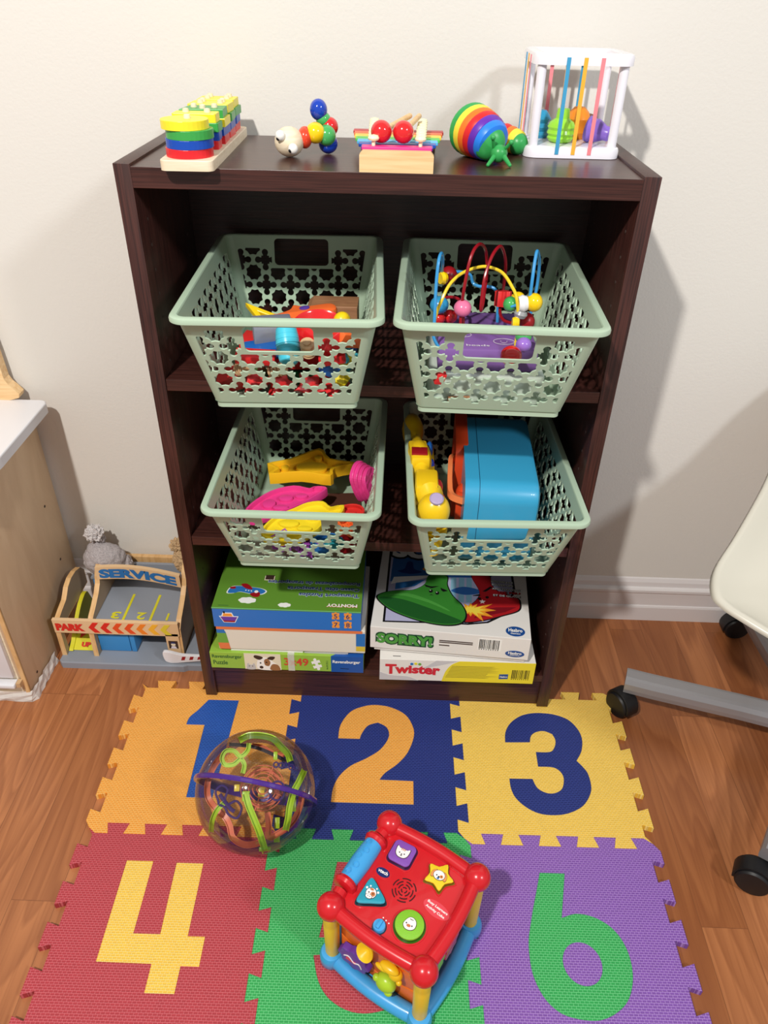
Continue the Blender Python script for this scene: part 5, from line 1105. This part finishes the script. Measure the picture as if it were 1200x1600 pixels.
# ------------------------------------------------------------------ labyrinth ball
BC = Vector((.1471, -.263, .1035)); BR = .0912
def clearmat():
    m = bpy.data.materials.new('clear_shell'); m.use_nodes = True; nt = m.node_tree; nt.nodes.clear(); L = nt.links.new
    o = nt.nodes.new('ShaderNodeOutputMaterial'); mx = nt.nodes.new('ShaderNodeMixShader'); tr = nt.nodes.new('ShaderNodeBsdfTransparent'); gl = nt.nodes.new('ShaderNodeBsdfGlossy'); fr = nt.nodes.new('ShaderNodeLayerWeight'); fr.inputs['Blend'].default_value = .22
    tr.inputs[0].default_value = (.93, .92, .91, 1); gl.inputs['Roughness'].default_value = .05; gl.inputs[0].default_value = (.9, .9, .9, 1)
    mr = nt.nodes.new('ShaderNodeMapRange'); mr.inputs[3].default_value = .045; mr.inputs[4].default_value = .75
    L(fr.outputs['Fresnel'], mr.inputs[0]); L(mr.outputs[0], mx.inputs[0]); L(tr.outputs[0], mx.inputs[1]); L(gl.outputs[0], mx.inputs[2]); L(mx.outputs[0], o.inputs[0]); MATS['clear_shell'] = m
clearmat()
mat('maze_orange', (244, 132, 92), .3, trans=.25, alpha=.85); mat('maze_green', (170, 206, 50), .3); mat('ring_purple', (70, 34, 130), .2, coat=.5); mat('loop_purple', (70, 50, 120), .15, alpha=.75); mat('maze_dark', (50, 36, 50), .3); mat('maze_yellow', (226, 200, 60), .3)
t = thing('labyrinth_ball', 'clear plastic ball maze with a purple ring, on the orange and navy mat tiles', 'ball maze', BC)
b = MB(); b.sphere((0, 0, 0), BR, 'clear_shell', None, 64, 40); b.build('clear_shell', t)
fw = (BC-Vector(cam.location)).normalized(); rg = fw.cross(Vector((0, 0, 1))).normalized(); upv = rg.cross(fw)
q_ = math.radians(9.5); rg, upv = rg*math.cos(q_)-upv*math.sin(q_), rg*math.sin(q_)+upv*math.cos(q_)
th = math.radians(13); e1 = rg*math.cos(th)-upv*math.sin(th); uu = rg*math.sin(th)+upv*math.cos(th); ph = math.radians(7)
p1 = -fw*math.cos(ph)+uu*math.sin(ph); nn = e1.cross(p1).normalized(); RM = Matrix((( e1.x, p1.x, nn.x, 0), (e1.y, p1.y, nn.y, 0), (e1.z, p1.z, nn.z, 0), (0, 0, 0, 1)))
b = MB(); b.lathe([(BR-.0015, -.0036), (BR+.0045, -.0036), (BR+.0052, -.002), (BR+.0052, .002), (BR+.0045, .0036), (BR-.0015, .0036), (BR-.0015, -.0036)], 'ring_purple', RM, 72, smooth=False); b.build('equator_ring', t)
# inner maze laid out in the ball's own tilted frame
LM = Matrix(((rg.x, upv.x, -fw.x, 0), (rg.y, upv.y, -fw.y, 0), (rg.z, upv.z, -fw.z, 0), (0, 0, 0, 1)))
def lp(pts, z): return [Vector(((x-600)/5/985, -(y-585)/5/985, z if not hasattr(z, '__len__') else z[i])) for i, (x, y) in enumerate(pts)]
def track(nm, pts, z, wd, th_, m, lab=None):
    b = MB(); P = spline(lp(pts, z), 6); b.ribbon(P, th_, wd, m, (0, 0, 1), LM)
    for s in (-1, 1):
        fr = frames(P, (0, 0, 1)); b.ribbon([p+f[0]*s*wd/2+Vector((0, 0, th_*.8)) for p, f in zip(P, fr)], th_*1.6, .0012, m, (0, 0, 1), LM)
    o = b.build(nm, t)
    if lab: o['label'] = lab
track('curved_track', [(470, 225), (540, 195), (640, 200), (720, 225), (780, 280), (830, 330), (850, 380)], [.03, .035, .036, .036, .03, .025, .02], .0085, .004, 'maze_green', 'lime green curved track')
track('curved_track', [(540, 245), (530, 300), (480, 340), (430, 300), (370, 300), (345, 350), (370, 395), (430, 395), (480, 360), (510, 400), (500, 460)], .026, .0055, .004, 'maze_green', 'lime green wavy track')
track('curved_track', [(525, 600), (550, 680), (590, 770), (630, 860), (665, 960), (675, 990)], [.05, .052, .05, .044, .03, .02], .0085, .005, 'maze_green', 'lime green straight track')
track('curved_track', [(960, 455), (920, 530), (880, 600), (850, 700), (840, 780), (825, 860)], [.0, .012, .02, .024, .022, .012], .0085, .005, 'maze_green', 'lime green side track')
track('curved_track', [(385, 650), (330, 700), (295, 770), (285, 850)], [.03, .03, .024, .01], .006, .004, 'maze_green', 'lime green short track')
track('curved_track', [(400, 270), (330, 330), (270, 420), (240, 520), (250, 620), (310, 700), (380, 760), (415, 820), (440, 900), (520, 950), (610, 950), (670, 925)], [-.01, -.01, -.005, -.005, 0, .0, .004, .005, .006, .006, .006, .006], .0080, .004, 'maze_orange', 'orange curved track')
track('curved_track', [(690, 740), (700, 830), (705, 910), (770, 890), (835, 850), (900, 780), (940, 680), (950, 600)], -.004, .0080, .004, 'maze_orange', 'orange curved track')
track('curved_track', [(560, 250), (650, 270), (760, 330), (860, 300)], -.03, .007, .003, 'maze_orange')
b = MB()
for r in (45, 75, 105, 135, 165): b.tube(lp([(650+r*math.cos(a), 565+r*math.sin(a)) for a in [2*PI*i/48 for i in range(48)]], -.018+(165-r)*.00012), .0009, 'maze_orange', 6, True, LM)
for a in (0.4, 1.9, 3.6, 5.2): b.tube(lp([(650+40*math.cos(a), 565+40*math.sin(a)), (650+170*math.cos(a), 565+170*math.sin(a))], -.014), .0010, 'maze_orange', 6, False, LM)
b.prism([tuple(v[:2]) for v in lp([(650+150*math.cos(2*PI*i/40), 565+150*math.sin(2*PI*i/40)) for i in range(40)], 0)], -.034, -.032, 'maze_orange', LM, [[tuple(v[:2]) for v in lp([(650+120*math.cos(2*PI*i/40), 565+120*math.sin(2*PI*i/40)) for i in range(40)], 0)]])
b.build('spiral_disc', t)
for pts in ([(385, 240), (470, 245), (600, 270), (720, 320), (850, 385)],): track('dark_track', pts, -.02, .004, .004, 'maze_dark')
b = MB()
b.tube(lp([(755+55*math.cos(a), 590+65*math.sin(a)) for a in [2*PI*i/32 for i in range(32)]], .042), .0016, 'loop_purple', 8, True, LM)
b.tube(spline(lp([(330, 640), (310, 580), (350, 540), (395, 570), (380, 630), (400, 670), (460, 650), (500, 700), (470, 765), (410, 740), (380, 690), (340, 670)], .036), 5, True), .0018, 'loop_purple', 8, True, LM)
b.tube(spline(lp([(340, 600), (370, 640), (420, 700), (450, 720)], .036), 5), .003, 'loop_purple', 8, False, LM)
for x, y in ((745, 405), (785, 410), (825, 410), (860, 425), (900, 430)): b.tube(lp([(x+18*math.cos(a), y+18*math.sin(a)) for a in [2*PI*i/16 for i in range(16)]], .022), .0012, 'loop_purple', 6, True, LM)
b.build('purple_loops', t)
b = MB()
for x, y, w_, h_, z in ((460, 560, 40, 50, .02), (640, 600, 50, 60, -.01), (870, 690, 60, 100, .014), (765, 820, 40, 80, -.02), (765, 930, 45, 50, -.02), (740, 340, 30, 60, .02), (530, 620, 55, 70, .046), (675, 985, 85, 30, .018)):
    p = lp([(x, y)], z)[0]; b.box(p, (w_/5/985, h_/5/985, .006), 'maze_yellow' if w_ in (40, 50) and h_ < 65 else 'maze_green', .0008, LM)
b.build('small_stops', t)

# ------------------------------------------------------------------ activity cube
CC = Vector((.3765, -.4365, TM)); CR = math.radians(-31.5)
t = thing('activity_cube', 'red topped electronic baby activity cube with blue base standing on the green mat tile', 'activity cube', CC, CR)
def loc2(wx, wy):
    dx, dy = wx-CC.x, wy-CC.y; c, s = math.cos(-CR), math.sin(-CR); return (dx*c-dy*s, dx*s+dy*c)
mat('cube_red', (204, 28, 38), .25, coat=.3); mat('cube_blue', (66, 160, 222), .3, coat=.2); mat('cube_yellow', (238, 200, 50), .35); mat('cube_orange', (240, 116, 34), .35); mat('cube_clear', (246, 170, 110), .15, alpha=.45); mat('btn_purple', (132, 80, 176), .35, bump=.6, bscale=900); mat('btn_yellow', (236, 204, 40), .35, bump=.6, bscale=900); mat('btn_teal', (40, 156, 180), .35, bump=.6, bscale=900); mat('btn_green', (132, 196, 50), .35, bump=.6, bscale=900)
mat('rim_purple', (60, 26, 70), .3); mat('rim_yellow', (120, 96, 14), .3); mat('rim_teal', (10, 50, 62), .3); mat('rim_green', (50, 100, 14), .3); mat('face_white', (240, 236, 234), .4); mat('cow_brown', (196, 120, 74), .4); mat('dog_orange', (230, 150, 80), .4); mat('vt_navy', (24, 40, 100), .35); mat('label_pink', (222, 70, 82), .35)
hb = .0705; ht = .0655
def bulge(h, k, z, n=10):
    o = []
    for s in range(4):
        a = [(-h, -h), (h, -h), (h, h), (-h, h)][s]; c = [(h, -h), (h, h), (-h, h), (-h, -h)][s]; nr = [(0, -1), (1, 0), (0, 1), (-1, 0)][s]
        for i in range(n):
            u = i/n; q = k*math.sin(PI*u); o.append((a[0]+(c[0]-a[0])*u+nr[0]*q, a[1]+(c[1]-a[1])*u+nr[1]*q, z))
    return o
b = MB(); b.tube(bulge(hb, .006, .012), .0115, 'cube_blue', 12, True)
for sx in (-1, 1):
    for sy in (-1, 1): b.lathe([(0, 0), (.014, 0), (.0165, .004), (.0165, .018), (.014, .024), (.0, .028)], 'cube_blue', xyz((sx*hb, sy*hb, 0)), 24)
b.prism([p[:2] for p in bulge(hb-.004, .006, 0)], .002, .010, 'cube_blue'); b.build('base_frame', t)
for sx in (-1, 1):
    for sy in (-1, 1):
        b = MB(); b.lathe([(.0085, .022), (.0100, .028), (.0092, .034), (.0100, .038), (.0105, .07), (.0110, .10), (.0102, .104), (.0112, .108), (.0104, .113), (.0112, .118), (.0100, .125), (.009, .14)], 'cube_yellow', xyz((sx*(hb-.001), sy*(hb-.001), 0)), 20); b.build('corner_post', t)
b = MB(); b.prism([p[:2] for p in bulge(ht+.004, .004, 0)], .128, .1400, 'cube_red', None, bev=.002, smooth=True)
BT = bulge(ht+.003, .005, .1405, 12)
keep = []
for s in range(4):
    seg = BT[s*12:(s+1)*12]+[BT[((s+1)*12) % 48]]
    if s == 3: b.tube(seg[:3], .0095, 'cube_red', 14); b.tube(seg[-3:], .0095, 'cube_red', 14)
    else: b.tube(seg, .0095, 'cube_red', 14)
for sx in (-1, 1):
    for sy in (-1, 1): b.sphere((sx*(ht+.004), sy*(ht+.004), .1415), .0180, 'cube_red', None, 28, 18)
hx = -(ht+.005)
for y in (-.036, .036): b.lathe([(.010, -.006), (.0150, -.0045), (.0168, 0), (.0150, .0045), (.010, .006)], 'cube_red', align((hx, y, .1425), (0, 1, 0)), 24)
b.build('top_panel', t)
b = MB(); b.lathe([(.0125, -.034), (.0135, -.02), (.0142, 0), (.0135, .02), (.0125, .034)], 'cube_blue', align((hx, 0, .1425), (0, 1, 0)), 28)
for k in range(5): M = align((hx, 0, .1425), (0, 1, 0)); y = -.024+k*.012; b.tube([Vector((hx+.0141*math.sin(a)*.9, y+.004*math.cos(q), .1425+.0141*math.cos(a))) for q, a in [(2*PI*i/14, -.2+.3*math.sin(2*PI*i/14)+(.25 if k % 2 else -.1)) for i in range(14)]], .0006, 'cube_blue', 6, True)
b.build('roller_handle', t)
ZT = .1400
def button(nm, wc, out, m, mr, face, rot=0):
    out = scale2(out, 1.10)
    x, y = loc2(*wc); M = xyz((x, y, ZT), (0, 0, rot))
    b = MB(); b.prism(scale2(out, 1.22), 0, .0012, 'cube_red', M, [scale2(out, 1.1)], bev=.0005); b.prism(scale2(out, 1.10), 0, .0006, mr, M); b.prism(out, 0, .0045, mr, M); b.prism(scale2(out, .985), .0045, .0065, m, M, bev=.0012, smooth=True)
    for k in range(36): pass
    o = b.build(nm, t); f = MB(); Mf = xyz((x, y, ZT+.0067), (0, 0, -CR-.42)); face(f, Mf); f.build('animal_picture', o)
def fp(b, M, pts, m, z): b.prism(pts, 0, z, m, M)
def eyes(b, M, pts, m='black', r=.0009, z=.0009):
    for p in pts: fp(b, M, circ(r, 10, p), m, z)
def cat(b, M):
    o = smooth2([(-.009, .007), (-.0085, -.002), (-.005, -.0065), (0, -.0075), (.005, -.0065), (.0085, -.002), (.009, .007), (.005, .005), (0, .0055), (-.005, .005)], 4)
    fp(b, M, scale2(o, 1.10), 'dog_dark', .0003); fp(b, M, o, 'face_white', .0005)
    for x in (-.0022, 0, .0022): fp(b, M, [(x-.0008, .0055), (x+.0008, .0055), (x+.0004, .0025), (x-.0004, .0025)], 'cow_brown', .0007)
    eyes(b, M, [(-.0035, -.0015), (.0035, -.0015), (0, -.003)]); fp(b, M, [(-.0018, -.0048), (0, -.0042), (.0018, -.0048), (0, -.0055)], 'black', .0008)
def dog(b, M):
    for s in (-1, 1): e_ = smooth2([(s*.005, .006), (s*.0098, .003), (s*.0105, -.004), (s*.007, -.004)], 4); fp(b, M, scale2(e_, 1.1, (s*.008, 0)), 'dog_dark', .0003); fp(b, M, e_, 'dog_orange', .0005)
    fp(b, M, circ(.0082, 24, (0, 0), 1, .85), 'dog_dark', .0006); fp(b, M, circ(.0076, 24, (0, 0), 1, .85), 'face_white', .0008); fp(b, M, circ(.0024, 14, (.0035, -.001)), 'dog_orange', .0009)
    eyes(b, M, [(-.003, -.001), (.0035, -.001)], z=.0011); fp(b, M, circ(.0013, 10, (.0003, -.0026)), 'black', .0011); fp(b, M, circ(.0018, 10, (0, -.0048), 1, .6), 'sign_blue', .0010)
def cow(b, M):
    for s in (-1, 1):
        fp(b, M, circ(.0012, 8, (s*.0045, .0082)), 'face_white', .0004); fp(b, M, circ(.0016, 8, (s*.0080, .0045)), 'face_white', .0004)
    fp(b, M, circ(.0074, 24), 'dog_dark', .0003); fp(b, M, circ(.0068, 24), 'face_white', .0005); fp(b, M, circ(.0032, 14, (.0028, -.0005)), 'cow_brown', .0007); fp(b, M, circ(.0024, 14, (-.001, .0048), 1.2, .6), 'cow_brown', .0007)
    fp(b, M, circ(.0042, 16, (-.001, -.0052), 1.15, .75), 'dog_dark', .0008); fp(b, M, circ(.0037, 16, (-.001, -.0052), 1.15, .75), 'face_white', .0010); eyes(b, M, [(-.003, -.0002), (.0028, -.0002)], z=.0009); eyes(b, M, [(-.0022, -.005), (.0004, -.005)], r=.0005, z=.0012)
def chick(b, M):
    o = smooth2([(-.0075, -.002), (-.004, -.0068), (.002, -.0072), (.007, -.004), (.008, .001), (.006, .006), (.001, .0085), (-.004, .0065)], 5)
    fp(b, M, scale2(o, 1.08), 'dog_dark', .0003); fp(b, M, o, 'face_white', .0006); fp(b, M, circ(.0023, 14, (-.0004, -.0025), 1.2, .8), 'cow_brown', .0008); eyes(b, M, [(-.0042, -.0005), (.0038, -.0015)])
    b.tube([M @ Vector((.0005+.0012*math.cos(a)+.001*s_, .0065+.0012*math.sin(a), .0008)) for s_ in (-1, 1) for a in (PI, PI*1.25, PI*1.5, PI*1.75, 2*PI)], .0003, 'dog_dark', 5)
sq = [(x, y) for x, y in rrect(.0285, .0285, .005, 5)]
sq = [(x*(1+.10*(1-abs(y)/.0143)**1), y*(1+.10*(1-abs(x)/.0143))) for x, y in sq]
button('square_button', (.372, -.386), sq, 'btn_purple', 'rim_purple', cat, .08)
stp = smooth2([((.0185 if i % 2 == 0 else .0118)*math.cos(PI*i/5), (.0185 if i % 2 == 0 else .0118)*math.sin(PI*i/5)) for i in range(10)], 3)
button('star_button', (.421, -.416), stp, 'btn_yellow', 'rim_yellow', dog, .45+1.0)
tri = smooth2([((.0195 if i % 2 == 0 else .0115)*math.cos(2*PI*i/6+PI/2), (.0195 if i % 2 == 0 else .0115)*math.sin(2*PI*i/6+PI/2)) for i in range(6)], 5)
button('triangle_button', (.332, -.443), tri, 'btn_teal', 'rim_teal', cow, -CR+.0)
button('round_button', (.382, -.480), circ(.0172, 36), 'btn_green', 'rim_green', chick)
b = MB(); x, y = loc2(.375, -.434); M = xyz((x, y, ZT))
mat('slot_dark', (60, 6, 12), .6)
random.seed(2)
for r, n_ in ((.0155, 6), (.0115, 5), (.0075, 4), (.0035, 3)):
    for k in range(n_):
        a = 2*PI*k/n_+r*300; w_ = 2*PI/n_*.72; b.prism(circ(r+.0008, 8, (0, 0), 1, 1, a, a+w_)+circ(r-.0008, 8, (0, 0), 1, 1, a, a+w_)[::-1], 0, .0003, 'slot_dark', M)
b.build('speaker_slots', t)
b = MB(); x, y = loc2(.344, -.482); M = xyz((x, y, ZT)); b.prism(circ(.0095, 24), 0, .0005, 'rim_teal', M); b.lathe([(.0082, 0), (.0082, .004), (.0075, .006), (0, .0062)], 'cube_blue', M, 24); b.box((0, .0005, .0075), (.0045, .012, .004), 'cube_blue', .001, M)
for k in range(3): b.prism(circ(.0009, 8, (.006+.0048*k-.008, .0125-.0010*k)), 0, .0003, 'face_white', M)
b.build('volume_knob', t)
b = MB(); x, y = loc2(.3465, -.4115); M = xyz((x, y, ZT), (0, 0, -CR-.5)); b.prism(circ(.0125, 28, (0, 0), 1, .66), 0, .0004, 'cube_red', M, bev=.0002); b.prism(circ(.0098, 28, (0, 0), 1, .62), 0, .0010, 'vt_navy', M); b.text('vtech', M @ xyz((0, -.0018, 0)), 'face_white', .0050, .0145, .03, .0013, cx=True); b.build('logo_badge', t)
b = MB(); x, y = loc2(.4165, -.4575); M = xyz((x, y, ZT), (0, 0, -CR-.62)); b.prism(circ(.0190, 32, (0, 0), 1, .50), 0, .0005, 'label_pink', M); b.text('Busy Learners', M @ xyz((0, .0006, 0)), 'face_white', .0044, .030, .03, .0008, cx=True); b.text('Activity Cube', M @ xyz((0, -.0056, 0)), 'face_white', .0044, .028, .03, .0008, cx=True); b.build('name_label', t)
# side panels
for s in range(4):
    Ms = Matrix.Rotation(s*PI/2, 4, 'Z')
    b = MB(); col = ['cube_orange', 'cube_red', 'cube_yellow', 'cube_orange'][s]; b.box((0, -.056, .073), (.122, .010, .112), col, .002, Ms)
    if s == 0:
        b.prism(smooth2([(-.06, .014), (.06, .014), (.06, .05), (.03, .040), (0, .030), (-.03, .050), (-.06, .07)], 4, False), 0, .012, 'cube_orange', Ms @ xyz((0, -.050, 0), (PI/2, 0, 0)), bev=.002)
    b.build('side_panel', t)
b = MB(); M = xyz((-.032, -.0645, .048), (PI/2, 0, 0)); b.prism([((.0235+.002*math.cos(8*a))*math.cos(a), (.0205+.002*math.cos(8*a))*math.sin(a)) for a in [2*PI*i/48 for i in range(48)]], 0, .010, 'purple', M, bev=.002, smooth=True)
b.tube(spline([(-.046, -.0750, .050), (-.038, -.0752, .056), (-.030, -.0752, .048), (-.022, -.0752, .052), (-.018, -.075, .044)], 5), .0008, 'face_white', 6); b.prism([(-.012, -.004), (.004, -.004), (.006, .0015), (-.010, .002)], .0099, .0106, 'label_pink', M); b.build('page_flap', t)
b = MB(); M = align((-.012, -.067, .092), (-.1, -.9, .55)); b.lathe([(.003, -.016), (.004, -.004), (.009, .004), (.0125, .008), (.0125, .010), (.009, .0085), (.003, .003), (0, .002)], 'gun_yellow', M, 24); b.cyl((-.014, -.060, .100), (-.026, -.064, .110), .0035, 'gun_yellow'); b.sphere((-.026, -.064, .110), .005, 'gun_yellow', None, 12, 8); b.build('trumpet_piece', t)
b = MB(); b.sphere((.022, -.070, .090), (.014, .007, .0055), 'gun_yellow'); b.sphere((.030, -.068, .079), (.010, .008, .009), 'gun_yellow'); b.sphere((.038, -.072, .074), (.004, .004, .004), 'gun_yellow'); b.sphere((.012, -.072, .083), (.010, .004, .004), 'gun_yellow'); b.build('bird_piece', t)
b = MB(); b.sphere((.020, -.074, .056), (.0150, .0115, .0135), 'maze_green'); b.sphere((.008, -.078, .062), (.005, .005, .005), 'maze_green'); b.sphere((.026, -.078, .043), (.006, .005, .005), 'maze_green'); b.sphere((.0045, -.078, .060), .0016, 'black'); b.build('roller_piece', t)
b = MB(); gr = lambda r: [(r*(1+.12*math.cos(8*a))*math.cos(a), r*(1+.12*math.cos(8*a))*math.sin(a)) for a in [2*PI*i/64 for i in range(64)]]
M = xyz((.066, -.030, .080), (PI/2, 0, PI/2)); b.prism(gr(.016), 0, .006, 'btn_green', M, bev=.001); M = xyz((.066, .006, .070), (PI/2, 0, PI/2)); b.prism(gr(.018), 0, .006, 'cube_red', M, bev=.001); b.sphere((.060, .035, .085), (.012, .022, .030), 'cube_yellow'); b.build('gear_wheels', t)
